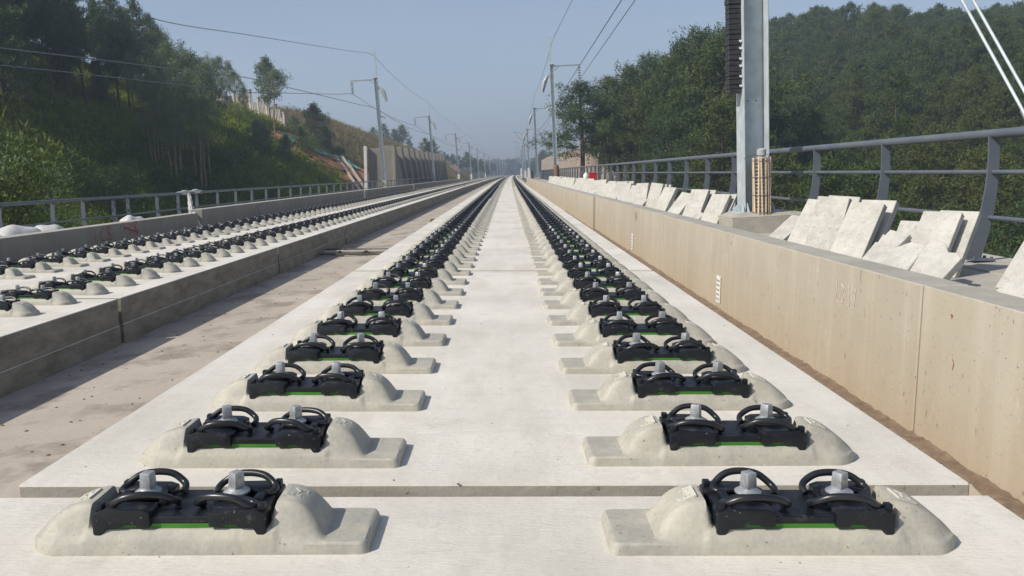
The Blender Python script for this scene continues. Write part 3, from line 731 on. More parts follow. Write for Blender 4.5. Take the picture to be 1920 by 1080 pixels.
def mast(X, y, side, label, base='plinth', H=7.3, ext=1.75, detail=2, cantilever=False, Zb=0.1, group='catenary masts receding along the line'):
    """side=+1: right-hand mast (arm to the right, bundle hanging to the left)"""
    mw = Matrix.Translation(D(X, y, Zb)) @ Matrix.Rotation(KC * y * -1, 4, 'Z') @ Matrix.Rotation(R(-1.2) if side < 0 else 0, 4, 'Y')
    root = empty('catenary_mast', mw, label, 'mast', group)
    mb = MB(); hcol(mb, .26, .26, -.1, H); link('column', mb.mesh('column', M['galv']), root)
    ex = -side * 0.09
    mb = MB(); mb.box(ex - .05, ex + .05, -.06, .06, H - .3, H + ext); mb.box(-.15, .15, -.16, .16, H - .02, H + .015)
    mb.tube([(ex, 0, H + ext - .05), (ex + side * .22, 0, H + ext - .02)], .02, 6); mb.lathe([(.02, H + ext - .22), (.045, H + ext - .15), (.02, H + ext)], 8, 0, Matrix.Translation((ex + side * .22, 0, 0)))
    link('top_pole', mb.mesh('top_pole', M['galv']), root)
    mb = MB(); mb.box(*sorted((side * .13, side * 1.95)), -.035, .035, H - .16, H - .08); mb.tube([(side * .14, 0, H - .42), (side * .5, 0, H - .14)], .02, 6)
    arm = link('arm', mb.mesh('arm', M['galvd']), root)
    ins = insulator_mb(5, .13, .17, H - .2); ins.tube([(0, 0, H - .22), (0, 0, H - .1)], .02, 6); ins.box(-.03, .03, -.06, .06, H - 1.12, H - .98)
    link('insulator', ins.mesh('insulator', M['insul'], smooth=50), arm, Matrix.Translation((side * 1.85, 0, 0)))
    if detail:
        mb = MB(); s = -side
        P = [(s * .13, 0, H - .75), (s * .3, 0, H - .72), (s * .55, 0, H - 1.15), (s * .72, 0, H - 1.75)]
        mb.tube(P, [.03, .10, .13, .05], 7); mb.tube([(s * .3, .05, H - .8), (s * .66, .1, H - 1.85)], .06, 6); mb.box(*sorted((s * .12, s * .22)), -.1, .1, H - .85, H - .65)
        link('folded_bracket', mb.mesh('folded_bracket', M['insul'], smooth=60), root)
        mb = MB(); mb.tube([(s * .13, 0, H - 2.9), (s * .35, 0, H - 2.95), (s * .5, 0, H - 3.1)], [.04, .07, .03], 7); mb.tube([(-s * .13, 0, H - 2.6), (-s * .2, 0, H - 2.65)], .03, 6)
        link('clamp', mb.mesh('clamp', M['insul'], smooth=60), root)
    if cantilever:
        mb = MB(); s = -side
        mb.tube([(s * .13, 0, H - 1.0), (s * 2.3, 0, H - .4)], .035, 6); mb.tube([(s * .13, 0, H - 3.1), (s * 2.25, 0, H - .45)], .035, 6)
        mb.tube([(s * .13, 0, H - 3.1), (s * .5, 0, H - 2.6)], .09, 8); mb.tube([(s * .13, 0, H - 1.0), (s * .55, 0, H - .88)], .08, 8); mb.tube([(s * 1.0, 0, H - .76), (s * 1.15, 0, H - 1.8)], .02, 6)
        link('cantilever', mb.mesh('cantilever', M['galvd']), root)
    if base == 'box':
        mb = MB().box(-.2 - side * .02, .2 - side * .02, -.35, -.2, -.4, 1.25); link('base_post', mb.mesh('base_post', M['white'], bevel=.02), root)
    elif base == 'plinth':
        mb = MB().box(-.3, .3, -.3, .3, -.5, .22); link('base_plinth', mb.mesh('base_plinth', M['plinth'], bevel=.03), root)
    elif base == 'wrap':
        mb = MB().box(-.35, .35, -.35, .35, -.5, .1); link('base_plinth', mb.mesh('base_plinth', M['plinth'], bevel=.03), root)
        mb = MB().lathe([(.16, .35), (.19, .45), (.19, 1.15), (.14, 1.3)], 12, 0, Matrix.Translation((0.02, -.2, 0))); link('wrapped_insulator', mb.mesh('wrapped_insulator', M['tilered'], smooth=50), root)
    elif base == 'post':
        mb = MB().box(-.22, .22, -.42, -.18, -.6, .95); link('base_post', mb.mesh('base_post', M['plinth'], bevel=.03), root)
    return root
leftm = [(65, -9.55, 'post'), (107, -9.55, 'plinth'), (155, -9.5, 'box'), (200, -9.5, 'box'), (240, -9.5, 'plinth'), (288, -9.5, 'box'), (335, -9.5, 'plinth'), (380, -9.5, 'plinth'), (430, -9.5, 'plinth'), (480, -9.5, 'plinth'), (530, -9.5, 'plinth'), (580, -9.5, 'plinth')]
nth = ['nearest', 'second', 'third', 'fourth', 'fifth', 'sixth', 'seventh', 'eighth', 'ninth', 'tenth', 'eleventh', 'twelfth']
LB, RB = -0.62, 0.15
for i, (y, X, b) in enumerate(leftm):
    tops = [9.65, 9.6, 9.75, 9.8]
    mast(X, y, -1, '%s galvanised mast counted along the left side of the line' % nth[i], b, 8.75, 1.95, 2 if i < 6 else 0, i >= 2, LB)
rightm = [(58, 3.38, 'wrap'), (96, 3.3, 'plinth'), (141, 3.3, 'box'), (186, 3.3, 'box'), (232, 3.3, 'plinth'), (280, 3.3, 'plinth'), (328, 3.3, 'plinth'), (376, 3.3, 'plinth'), (424, 3.3, 'plinth'), (472, 3.3, 'plinth'), (520, 3.3, 'plinth')]
for i, (y, X, b) in enumerate(rightm):
    mast(X, y, 1, '%s galvanised mast on the right, counted beyond the big foreground one' % nth[i].replace('nearest', 'first'), b, 8.1, 1.8, 2 if i < 6 else 0, i >= 2, RB)

def wire(label, pts, r=.016, k=8, cat='cable', group='overhead wires'):
    P = [p if isinstance(p, Vector) else D(*p) for p in pts]
    o = link('overhead_wire', MB().tube(spline(P, k), r, 5).mesh('overhead_wire', M['wire'], smooth=60)); return tag(o, label, cat, group)
def mp(i, ms, side, Zb, dx, dz): y, X, _ = ms[i]; return D(X, y, Zb) + Matrix.Rotation(R(-1.2) if side < 0 else 0, 3, 'Y') @ Vector((dx * side, 0, dz))
def span(a, b, sag, n=6): return [a.lerp(b, i / n) - Vector((0, 0, 4 * sag * (i / n) * (1 - i / n))) for i in range(n + 1)]
for (ms, side, Zb, H, ex, sn) in ((leftm, -1, LB, 8.75, 1.95, 'left'), (rightm, 1, RB, 8.1, 1.8, 'right')):
    for (wn, dx, dz) in (('top', .13, H + ex - .2), ('middle', .16, H - 2.6 if side > 0 else H - 2.3), ('outer', 1.85, H - 1.12)):
        pts = []
        for i in range(7):
            a = mp(i, ms, side, Zb, dx, dz); b = mp(i + 1, ms, side, Zb, dx, dz)
            s_ = span(a, b, .35); pts += s_ if i == 0 else s_[1:]
        if wn == 'top': ext = [D(-10.9, 27.5, 5.7), D(-11.6, 8, 5.2)] if side < 0 else [D(3.46, 44, 9.95), D(3.4, 26, 9.9), D(3.2, 11, 10.3)]
        elif wn == 'middle': ext = [D(-11.35, 37.5, 5.04), D(-12.5, 20.4, 3.92), D(-13.4, 6, 3.6)] if side < 0 else [D(3.75, 26.8, 6.5), D(3.95, 12, 7.2)]
        else: ext = [D(-12.73, 41.9, 4.85), D(-14.0, 22.8, 3.82), D(-15, 6, 3.6)] if side < 0 else [D(5.0, 32, 7.6), D(5.2, 12, 8.4)]
        ex_ = []; chain = ext[::-1] + [pts[0]]
        for a, b in zip(chain, chain[1:]): ex_ += [a.lerp(b, q / 5) for q in range(5)]
        wire('%s wire strung along the %s masts over the %s' % (wn, sn, 'slope' if side < 0 else 'walkway'), ex_ + pts, .014 if wn == 'top' else .018)

# ---- big foreground mast
NX, NY, NZ = 3.31, 11.0, .22
root = empty('foreground_mast', Matrix.Translation(D(NX, NY, NZ)) @ Matrix.Rotation(R(2), 4, 'Z'), 'large galvanised steel mast standing on a concrete plinth behind the right parapet', 'mast')
mb = MB(); W2 = .165
for s in (-1, 1):
    a, b = sorted((s * W2, s * (W2 - .016))); mb.box(a, b, -.16, .16, .16, 8.2)
mb.box(-W2 + .016, W2 - .016, .02, .032, .16, 8.2)
for z in (1.9, 2.75, 3.6): pass
link('column', mb.mesh('column', M['galv'], bevel=.004, seg=2), root)
mb = MB()
for z in (1.62, 3.1, 4.6):
    for x in (-.055, .055): mb.lathe([(.009, 0), (.009, .006)], 8, 0, Matrix.Translation((x, .021, z)) @ Matrix.Rotation(R(90), 4, 'X'))
link('bolt_hole', mb.mesh('bolt_hole', M['cable']), root)
mb = MB(); mb.box(-.42, .62, -.42, .5, -.35, .13); mb.add([(-.42, -.42, .13), (.62, -.42, .13), (.62, .5, .13), (-.42, .5, .13), (-.3, -.3, .17), (.5, -.3, .17), (.5, .4, .17), (-.3, .4, .17)], [(4, 5, 6, 7), (0, 1, 5, 4), (1, 2, 6, 5), (2, 3, 7, 6), (3, 0, 4, 7)])
link('base_plinth', mb.mesh('base_plinth', M['plinth'], bevel=.012), root)
mb = MB().box(-.25, .25, -.25, .25, .165, .185)
for (x, yy) in ((-.2, -.2), (.2, -.2), (-.2, .2), (.2, .2), (-.2, 0), (.2, 0)): mb.lathe([(.016, .185), (.016, .23)], 8, 0, Matrix.Translation((x, yy, 0)))
for x in (-.2, -.13, .13, .2):
    for s in (-1, 1):
        mb.add([(x - .005, s * .15, .185), (x - .005, s * .24, .185), (x - .005, s * .15, .30), (x + .005, s * .15, .185), (x + .005, s * .24, .185), (x + .005, s * .15, .30)],
               [(0, 1, 2), (5, 4, 3), (0, 3, 4, 1), (1, 4, 5, 2), (2, 5, 3, 0)])
for s in (-1, 1):
    for yy in (-.1, 0, .1):
        x = s * W2; x2 = s * (W2 + .09)
        mb.add([(x, yy - .005, .185), (x2, yy - .005, .185), (x, yy - .005, .30), (x, yy + .005, .185), (x2, yy + .005, .185), (x, yy + .005, .30)], [(0, 1, 2), (5, 4, 3), (0, 3, 4, 1), (1, 4, 5, 2), (2, 5, 3, 0)])
link('base_plate', mb.mesh('base_plate', M['galv']), root)
# black taped bundle on the left flange
mb = MB(); rr = random.Random(3); z = 1.72
while z < 7.6:
    hgt = rr.uniform(.045, .075); j = rr.uniform(-.006, .006)
    mb.box(-.335 + j, -.172, -.09 + j, .06, z, z + hgt - .004); z += hgt
link('cable_bundle', mb.mesh('cable_bundle', M['rubberblack'], bevel=.006, seg=1), root)
mb = MB(); z = 2.5
for z in (1.80, 1.92, 2.05, 2.14, 2.27, 2.36): mb.box(-.20, -.168, -.115, -.095, z, z + .02); mb.box(-.19, -.175, -.12, -.09, z - .01, z)
link('bundle_clip', mb.mesh('bundle_clip', M['white']), root)
# insulator crated in wooden laths, standing against the mast
crm = Matrix.Translation(D(NX + .03, NY - .26, .30)) 
cr = empty('crated_insulator', crm, 'insulator packed in a cylinder of wooden laths tied to the foreground mast', 'insulator')
mb = MB().lathe([(.045, .10), (.045, .82), (.06, .83), (.06, .90), (.03, .92)], 14)
for k in range(15): 
    z = .13 + k * .046; mb.lathe([(.05, z), (.095, z + .012), (.095, z + .018), (.05, z + .030)], 16)
link('ribbed_core', mb.mesh('ribbed_core', M['insul'], smooth=50), cr)
mb = MB()
for k in range(14):
    a = 2 * math.pi * k / 14 + rr.uniform(-.05, .05); tl = rr.uniform(-.03, .03)
    m = Matrix.Rotation(a, 4, 'Z') @ Matrix.Translation((.112, 0, 0)) @ Matrix.Rotation(tl, 4, 'X')
    mb.box(-.005, .005, -.010, .010, .03, .80 + rr.uniform(-.02, .02), 0, m)
link('laths', mb.mesh('laths', M['wood']), cr)
mb = MB()
for z in (.1, .32, .55, .76):
    mb.tube([(.122 * math.cos(t * .3927), .122 * math.sin(t * .3927), z + .004 * math.sin(t)) for t in range(17)], .003, 5)
mb.tube([(-.2, .1, .80), (-.12, -.05, .84), (.0, -.13, .82), (.12, -.05, .85), (.2, .1, .83)], .003, 5)
link('tie_wire', mb.mesh('tie_wire', M['cable']), cr)
mb = MB().lathe([(.05, -.12), (.085, -.115), (.085, -.09), (.05, -.085), (.05, -.05), (.075, -.045), (.075, -.02), (.045, -.01), (.05, .10)], 16)
for s in (-1, 1): mb.tube([(s * .085, 0, -.10), (s * .085, 0, -.02)], .012, 6)
mb.tube([(0, -.06, .02), (-.02, -.08, .06), (0, -.09, .10), (.02, -.08, .13), (0, -.07, .15)], .009, 6)
link('end_fitting', mb.mesh('end_fitting', M['zinc'], smooth=40), cr)
# guy rods
for k, (dx, dz) in enumerate(((0, 0), (.075, .02))):
    a = D(3.12 + dx, 11, 7.35 + dz); b = D(3.80 + dx, 5.0, .2 + dz)
    g = link('guy_rod', MB().tube([a, b], .0115, 8).mesh('guy_rod', M['galv'], smooth=60)); tag(g, '%s steel guy rod slanting down at the right edge of the photo' % ('left' if k == 0 else 'right'), 'rod')
    p = b.lerp(a, .115); q = b.lerp(a, .16)
    link('turnbuckle', MB().tube([p, q], .02, 8).mesh('turnbuckle', M['zinc'], smooth=60), g)

# ------------------------------------------------------------------ small things on the deck
o = MB(); o.tube([(-3.5, 15.9, .03), (-2.5, 16.05, .035), (-1.45, 16.2, .03)], .035, 8)
tag(link('pipe', o.mesh('pipe', M['plinth'], smooth=60), mw=RD @ Matrix.Translation((0, 0, fz(-2.5)))), 'pale pipe lying across the gap floor between the two tracks', 'pipe')
o = MB(); o.box(-3.55, -1.45, 16.35, 16.5, .0, .05); o.box(-3.5, -1.5, 15.6, 15.68, 0, .03)
for x in (-3.2, -2.7, -2.2, -1.8): o.box(x - .02, x + .02, 15.65, 16.4, .02, .06)
tag(link('expansion_joint', o.mesh('expansion_joint', M['joint']), mw=RD @ Matrix.Translation((0, 0, fz(-2.5)))), 'dark expansion joint frame in the gap floor beside the pale pipe', 'joint')
def brick(X, y, s, col, nm, label):
    r_ = random.Random(int(y * 10)); o = MB()
    for k in range(5): o.box(r_.uniform(-.12, .0), r_.uniform(.02, .13), r_.uniform(-.1, 0), r_.uniform(.01, .1), 0, r_.uniform(.05, .11), 0, Matrix.Rotation(r_.uniform(0, 3), 4, 'Z') @ Matrix.Translation((r_.uniform(-.1, .1), 0, 0)))
    tag(link(nm, o.mesh(nm, col, bevel=.008), mw=DM(X, y, fz(X))), label, 'rubble')
brick(-2.35, 26, 1, M['tilered'], 'rubble_pile', 'small heap of red brown rubble on the gap floor')
rr = random.Random(8)
def deb():
    o = MB()
    for k in range(900):
        if rr.random() < .5: X = rr.uniform(1.5, 2.08); Z = fz(X)
        else: X = rr.uniform(-3.6, -1.45); Z = fz(X)
        y = 1.5 + 24 * rr.random() ** 1.6; s = rr.uniform(.002, .008)
        o.box(cx(X, y) - s, cx(X, y) + s * rr.uniform(.5, 1.6), y - s, y + s, Z, Z + s, 0)
    for k in range(150):
        X = rr.uniform(-1.35, 1.38); y = 1.5 + 12 * rr.random() ** 1.5; s = rr.uniform(.0008, .0026)
        o.box(X - s, X + s * rr.uniform(.5, 2.6), y - s, y + s * 1.5, 0, s, 0)
    return o
tag(link('grit', deb().mesh('grit', M['dirt']), mw=RD), 'brown grit and crumbs scattered over the deck floor', 'grit', kind='stuff')
# mud fillet at the foot of the right wall
o = MB(); n = 900; vs = []
for i in range(n + 1):
    y = 1.0 + 28 * i / n; w_ = .05 + .07 * rr.random() * (math.sin(y * 3) * .5 + .6); h_ = .006 + rr.random() * .012 + .012 * abs(math.sin(y * 2.1) * math.sin(y * 5.3))
    x = cx(2.103, y)
    vs += [(x - .002, y, fz(2.1) + h_), (x - w_ * .35, y, fz(2.1) + h_ * .55), (x - w_, y, fz(2.1) + .004), (x - w_ - .02, y, fz(2.1) - .004)]
o.add(vs, [(i * 4 + j, i * 4 + j + 1, i * 4 + 5 + j, i * 4 + 4 + j) for i in range(n) for j in range(3)])
tag(link('mud', o.mesh('mud', M['dirt']), mw=RD), 'brown mud and mortar crumbs along the foot of the right parapet', 'mud', kind='stuff')
# red box with white lid on the walkway, far right
o = MB(); o.box(-.2, .2, -.15, .15, 0, .32); rb = link('red_box', o.mesh('red_box', M['redbox'], bevel=.02), mw=DM(3.55, 34.5, .62) @ Matrix.Scale(.8, 4)); tag(rb, 'red plastic crate on the leaning slabs beside the right railing', 'crate')
link('lid', MB().box(-.22, .22, -.17, .17, .32, .36).mesh('lid', M['redbox'], bevel=.01), rb)
tag(link('white_jug', MB().lathe([(.09, 0), (.11, .02), (.11, .2), (.05, .27), (.035, .28), (.035, .32)], 12).mesh('white_jug', M['white'], smooth=50), mw=DM(3.22, 34.0, .62)), 'white jug standing left of the red crate', 'jug')

def blob_sheet(nm, size, hs, mat, seed, n=26):
    r_ = random.Random(seed); o = MB(); vs = []
    ph = [r_.uniform(0, 6) for _ in range(6)]
    for i in range(n + 1):
        for j in range(n + 1):
            u, v = i / n * 2 - 1, j / n * 2 - 1; rr_ = min(1, math.hypot(u, v))
            z = hs * (max(0, 1 - rr_ ** 3.5) ** .6 * (0.86 + .07 * math.sin(2.6 * u + ph[0]) * math.cos(2.3 * v + ph[1]) + .03 * math.sin(7 * u + 5 * v + ph[2]) + .015 * math.sin(17 * v - 6 * u + ph[3])))
            vs.append((u * size[0] * (1 + .06 * math.sin(5 * v + ph[4])), v * size[1], z))
    o.add(vs, [(i * (n + 1) + j, (i + 1) * (n + 1) + j, (i + 1) * (n + 1) + j + 1, i * (n + 1) + j + 1) for i in range(n) for j in range(n)])
    return o.mesh(nm, mat, smooth=180)
for i, (X, y, sx_, sy_, h_, lb) in enumerate([(-8.0, 12.6, .4, .55, .50, 'white plastic covered heap at the far left behind the parapet'), (-8.0, 13.55, .45, .62, .56, 'largest white plastic covered heap behind the left parapet'),
                                      (-8.0, 14.5, .4, .42, .52, 'white plastic covered heap, rightmost of the three behind the left parapet'), (-7.7, 17.1, .3, .4, .56, 'small white plastic bundle behind the left parapet past the red numbers')]):
    tag(link('plastic_heap', blob_sheet('plastic_heap', (sx_, sy_), h_ * .80, M['plastic'], i + 3), mw=DM(X, y, -.36)), lb, 'plastic sheet', 'white plastic covered heaps')
# white cloth tied to the left railing, hanging over the joint in the parapet
o = MB(); vs = []; n = 24; m_ = 10
A = Vector((-9.75, 25.6, .30)); B = Vector((-7.3, 19.45, -.02))
for i in range(n + 1):
    t = i / n; c = A.lerp(B, t); c.z += -.10 * math.sin(t * math.pi) ; wd = .22 + .18 * t
    for j in range(m_ + 1):
        s = j / m_ - .5; vs.append((c.x + s * wd * .15 + .02 * math.sin(j * 2.1 + i * .3), c.y + s * wd * .9, c.z - abs(s) * .35 * wd + .03 * math.sin(j * 2.4 + i * .5)))
o.add(vs, [(i * (m_ + 1) + j, (i + 1) * (m_ + 1) + j, (i + 1) * (m_ + 1) + j + 1, i * (m_ + 1) + j + 1) for i in range(n) for j in range(m_)])
o.tube(spline([(-9.85, 25.0, .29), (-9.84, 25.5, .31), (-9.86, 26.0, .30), (-9.85, 26.5, .32), (-9.86, 27.0, .29)], 5), [.05] * 4 + [.07] * 4 + [.055] * 5 + [.075] * 4 + [.055] * 4, 8)
o.tube(spline([(-7.32, 19.5, .0), (-7.2, 19.3, -.15), (-7.05, 19.25, -.5)], 5), .05, 6)
tag(link('white_sheet', o.mesh('white_sheet', M['plastic'], smooth=180), mw=RD), 'white plastic sheet knotted on the left railing and stretched to the parapet', 'plastic sheet')
tag(link('notice_plate', MB().box(-.3, .0, -.01, .0, -.30, .0).mesh('notice_plate', M['white']), mw=DM(-7.05, 19.385, .02)), 'pale patch on the end face of the left parapet joint', 'plate') if False else None

# ------------------------------------------------------------------ terrain (deck-frame coordinates)
def lerp_tab(tab, y):
    if y <= tab[0][0]: return tab[0][1]
    for (a, p), (b, q) in zip(tab, tab[1:]):
        if y <= b: return p + (q - p) * (y - a) / (b - a)
    return tab[-1][1]
def vnoise(x, y):
    return math.sin(x * .31 + 1.7 * math.sin(y * .13)) * math.cos(y * .27 + 1.3 * math.sin(x * .17)) * .6 + .4 * math.sin(x * .83 + y * .61) * math.cos(y * .71 - x * .5)
RIDGE = [(40, 41), (75, 40), (119, 30), (195, 24), (400, 22)]
RIDGEH = [(40, 10.6), (75, 10.6), (100, 8.0), (119, 9.4), (195, 6.2), (300, 4), (420, 1.5)]
def gL(X, y):
    a = -X; foot = lerp_tab([(80, 13.5), (100, 12.5)], y); z0 = lerp_tab([(40, -7), (72, -5), (92, -1.0), (400, -1.0)], y)
    r = lerp_tab(RIDGE, y); h = lerp_tab(RIDGEH, y)
    if y < 40: h = 10.6 - (40 - y) * .05
    t = (a - foot) / (r - foot)
    if t <= 0: return z0
    if t < 1: z = z0 + (h - z0) * (0.72 * t + 0.28 * math.sin(t * math.pi / 2))
    else: z = h + (a - r) * .05 * sstep(0, 1, (a - r) / 20) 
    return z + vnoise(X, y) * .45 * min(1, t * 2)
def gR(X, y):
    z0 = lerp_tab([(20, -10), (50, -6), (75, -1.6), (400, -1.2)], y)
    rise = 27 * sstep(14, 58, X) * sstep(20, 180, y) * (1 - sstep(230, 380, y))
    return z0 + rise + vnoise(X * .7, y * .7) * .5 * sstep(12, 20, X) + 1.2 * math.sin(X * .06 + .4) * sstep(30, 60, X) * sstep(60, 120, y)
def terrain(nm, f, xs, ys, mat):
    vs = [(cx(x, y), y, f(x, y)) for x in xs for y in ys]; n = len(ys)
    o = MB(); o.add(vs, [(i * n + j, (i + 1) * n + j, (i + 1) * n + j + 1, i * n + j + 1) for i in range(len(xs) - 1) for j in range(n - 1)])
    return link(nm, o.mesh(nm, mat, smooth=180), mw=RD)
tag(terrain('hillside', gL, [-10.3 - .9 * i for i in range(50)][::-1] + [], [-20 + 2.2 * j for j in range(200)], M['hillL']), kind='structure')
tag(terrain('hillside', gL, [-400, -250, -150, -100, -80, -65, -58, -54.4], [-20 + 11 * j for j in range(41)], M['hillL']), kind='structure')
tag(terrain('hillside', gR, [4.5, 7, 10] + [12 + 2 * i for i in range(60)] + [150, 200, 300, 450], [-20 + 3 * j for j in range(150)], M['hillR']), kind='structure')
g = MB(); g.box(-3000, 3000, -1500, 5000, -14, -13); tag(link('ground', g.mesh('ground', M['ground'])), kind='structure')
# embankment beyond the bridge
e = strip('embankment', -14, 12, -1.35, -0.85, 104, 900, 1.5, M['ground'], 60); tag(e, kind='structure')
far = MB(); far.box(-2000, 2000, 420, 4000, -6, -2.6); tag(link('ground', far.mesh('ground', M['ground'])), kind='structure')

# ------------------------------------------------------------------ foliage
def tuft_arrays(ctr, n, length, width, rs, spread=.25, up=0.3, droop=False):
    """ctr (k,3): n thin leaf triangles round each centre"""
    k = len(ctr); c = np.repeat(ctr, n, axis=0)
    d = rs.normal(size=(k * n, 3)); d[:, 2] += up * (-1 if droop else 1); d /= np.linalg.norm(d, axis=1)[:, None]
    p = c + rs.normal(size=c.shape) * spread
    sdir = np.cross(d, rs.normal(size=d.shape)); sdir /= np.linalg.norm(sdir, axis=1)[:, None]
    L = length * rs.uniform(.6, 1.25, (k * n, 1)); Wd = width * rs.uniform(.7, 1.3, (k * n, 1))
    a = p - sdir * Wd / 2; b = p + sdir * Wd / 2; t = p + d * L
    return np.stack([a, b, t], 1).reshape(-1, 3)
def tri_mesh(nm, V, mat):
    n = len(V) // 3; me = bpy.data.meshes.new(nm)
    me.vertices.add(len(V)); me.vertices.foreach_set('co', V.astype(np.float32).ravel())
    me.loops.add(n * 3); me.loops.foreach_set('vertex_index', np.arange(n * 3, dtype=np.int32))
    me.polygons.add(n); me.polygons.foreach_set('loop_start', np.arange(0, n * 3, 3, dtype=np.int32)); me.polygons.foreach_set('loop_total', np.full(n, 3, dtype=np.int32))
    me.materials.append(mat); me.update(); me.validate(); return me
def pine(seed, H=9.0, Rm=2.4, low=.3, nb=34, tuf=9, mat='pine', bark='bark', flat=.35, tn=9, ll=.34, lw=.075, lean=.3):
    rs = np.random.RandomState(seed); r = random.Random(seed)
    tr = MB(); P = [(0, 0, -1.2)]; ax = r.uniform(-lean, lean); ay = r.uniform(-lean, lean)
    for i in range(1, 8): t = i / 7; P.append((ax * math.sin(t * 2.2) + r.uniform(-.05, .05), ay * math.sin(t * 2.6), H * .97 * t))
    tr.tube(P, [.02 * H * .9 * (1 - .85 * i / 7) + .02 for i in range(8)], 7)
    C = []
    def at(z):
        t = max(0, min(.999, z / (H * .97))) * 7; i = int(t); f = t - i; a, b = P[i], P[i + 1] if i < 7 else P[i]
        return (a[0] + (b[0] - a[0]) * f, a[1] + (b[1] - a[1]) * f)
    for k in range(nb):
        t = (k + r.random()) / nb; z = H * (low + (1 - low) * t)
        prof = math.sin(min(1, (1 - t) * 1.25 + .10) * math.pi * .5) * (0.55 + .45 * math.sin(min(1, t * 3 + .35) * math.pi / 2))
        L = Rm * prof * r.uniform(.55, 1.12); az = k * 2.399 + r.uniform(-.5, .5); x0, y0 = at(z * .97)
        rise = r.uniform(.05, .45) * (1.3 - .6 * (1 - t))
        dx, dy = math.cos(az), math.sin(az)
        pts = [(x0 + dx * L * q, y0 + dy * L * q, z * .97 + rise * L * q ** 1.5) for q in (0, .35, .7, 1)]
        tr.tube(pts, [.035, .028, .018, .008], 4)
        nc = max(3, int(tuf * L / Rm) + 2)
        for j in range(nc):
            q = .32 + .70 * (j + r.random()) / nc
            sp = .32 + .25 * q
            bx, by, bz = x0 + dx * L * q, y0 + dy * L * q, z * .97 + rise * L * q ** 1.5
            for _ in range(3): C.append((bx + r.gauss(0, sp) * .62, by + r.gauss(0, sp) * .62, bz + r.gauss(0, sp * flat) * .8 + .1))
    for _ in range(8): C.append((P[-1][0] + r.gauss(0, .2), P[-1][1] + r.gauss(0, .2), H * .97 + r.uniform(-.5, .25)))
    V = tuft_arrays(np.array(C), tn, ll, lw, rs, .12, .5)
    return tr.mesh('trunk', M[bark], smooth=60), tri_mesh('crown', V, M[mat])
def euc(seed, H=13.0, Rm=1.9, low=.5, mat='euc', n=46, stems=1, ll=.34, lw=.10, tn=30):
    rs = np.random.RandomState(seed); r = random.Random(seed); tr = MB(); C = []
    for s in range(stems):
        ox, oy = (0, 0) if s == 0 else (r.uniform(-1.2, 1.2), r.uniform(-1.2, 1.2)); hh = H * (1 if s == 0 else r.uniform(.7, .95)); lx = r.uniform(-.8, .8)
        P = [(ox, oy, -1.5)] + [(ox + lx * (i / 6) ** 1.5 + r.uniform(-.06, .06), oy + r.uniform(-.1, .1), hh * .96 * i / 6) for i in range(1, 7)]
        tr.tube(P, [.11, .10, .085, .07, .055, .035, .012], 6)
        for k in range(n // stems):
            t = (k + .5) / (n / stems); z = hh * (low + (1 - low) * t ** .85)
            f = z / (hh * .96) * 6; i = min(5, int(f)); q = min(1, f - i); x0 = P[i][0] + (P[i + 1][0] - P[i][0]) * q; y0 = P[i][1] + (P[i + 1][1] - P[i][1]) * q
            L = Rm * (math.sin(min(1, t * 1.1 + .12) * math.pi) ** .6) * r.uniform(.25, 1.05); az = r.uniform(0, 6.28)
            e = (x0 + math.cos(az) * L, y0 + math.sin(az) * L, z + L * .5)
            tr.tube([(x0, y0, z - .2), ((x0 + e[0]) / 2, (y0 + e[1]) / 2, z + L * .35), e], [.025, .018, .008], 4)
            for _ in range(5): C.append((e[0] + r.gauss(0, .28), e[1] + r.gauss(0, .28), e[2] + r.gauss(0, .26)))
    V = tuft_arrays(np.array(C), tn // 3, ll, lw, rs, .22, .7, True)
    return tr.mesh('trunk', M['palebark'], smooth=60), tri_mesh('crown', V, M[mat])
def bushm(seed, Rr=1.2, H=1.5, mat='bush', k=130, tn=22, ll=.15, lw=.05):
    rs = np.random.RandomState(seed); r = random.Random(seed); tr = MB(); C = []
    lob = [(r.uniform(-.6, .6) * Rr, r.uniform(-.6, .6) * Rr, r.uniform(.35, .9) * H, r.uniform(.35, .6) * Rr) for _ in range(8)]
    for (x, y, z, q) in lob:
        tr.tube([(0, 0, -.5), (x * .5, y * .5, z * .5), (x, y, z)], [.04, .03, .01], 4)
        for _ in range(k // 8 + 1):
            d = rs.normal(size=3); d /= np.linalg.norm(d); C.append((x + d[0] * q, y + d[1] * q, max(.05, z + d[2] * q * .8)))
    return tr.mesh('stem', M['bark']), tri_mesh('foliage', tuft_arrays(np.array(C), tn, ll, lw, rs, .14, .6), M[mat])
PINES = [pine(1, mat='pineB', tn=14, ll=.25, lw=.058), pine(2, 9.5, 2.6, .38, tn=14, ll=.25, lw=.058), pine(3, 8.2, 2.2, .25, 30, tn=14, ll=.25, lw=.058), pine(4, 10, 2.8, .42, 38, mat='pineB', tn=14, ll=.25, lw=.058)]
HPINES = [pine(20 + i, 8.0, 2.5 + .25 * (i % 3), .14, 40, 9, 'pineB' if i == 2 else 'pine', tn=13, ll=.27, lw=.065, flat=.4) for i in range(5)]
TALLP = [pine(41, 11, 2.7, .36, 44, 9, 'pineB', tn=10), pine(42, 10, 2.5, .3, 44, 9, 'pineB', tn=10), pine(43, 12, 2.8, .4, 44, 9, 'pineB', lean=.6, tn=10)]
EUCS = [euc(51), euc(52, 14, 1.7, .45, stems=2), euc(53, 12, 1.6, .4, n=50, stems=2), euc(54, 13, 2.2, .55)]
BROAD = [euc(61, 8.5, 2.3, .18, n=90, ll=.36, lw=.14), euc(62, 7, 2.0, .15, n=80, ll=.36, lw=.14)]
BUSH = [bushm(71), bushm(72, 1.6, 2.2), bushm(73, 1.0, 1.2), bushm(74, 1.8, 2.0, 'euc')]
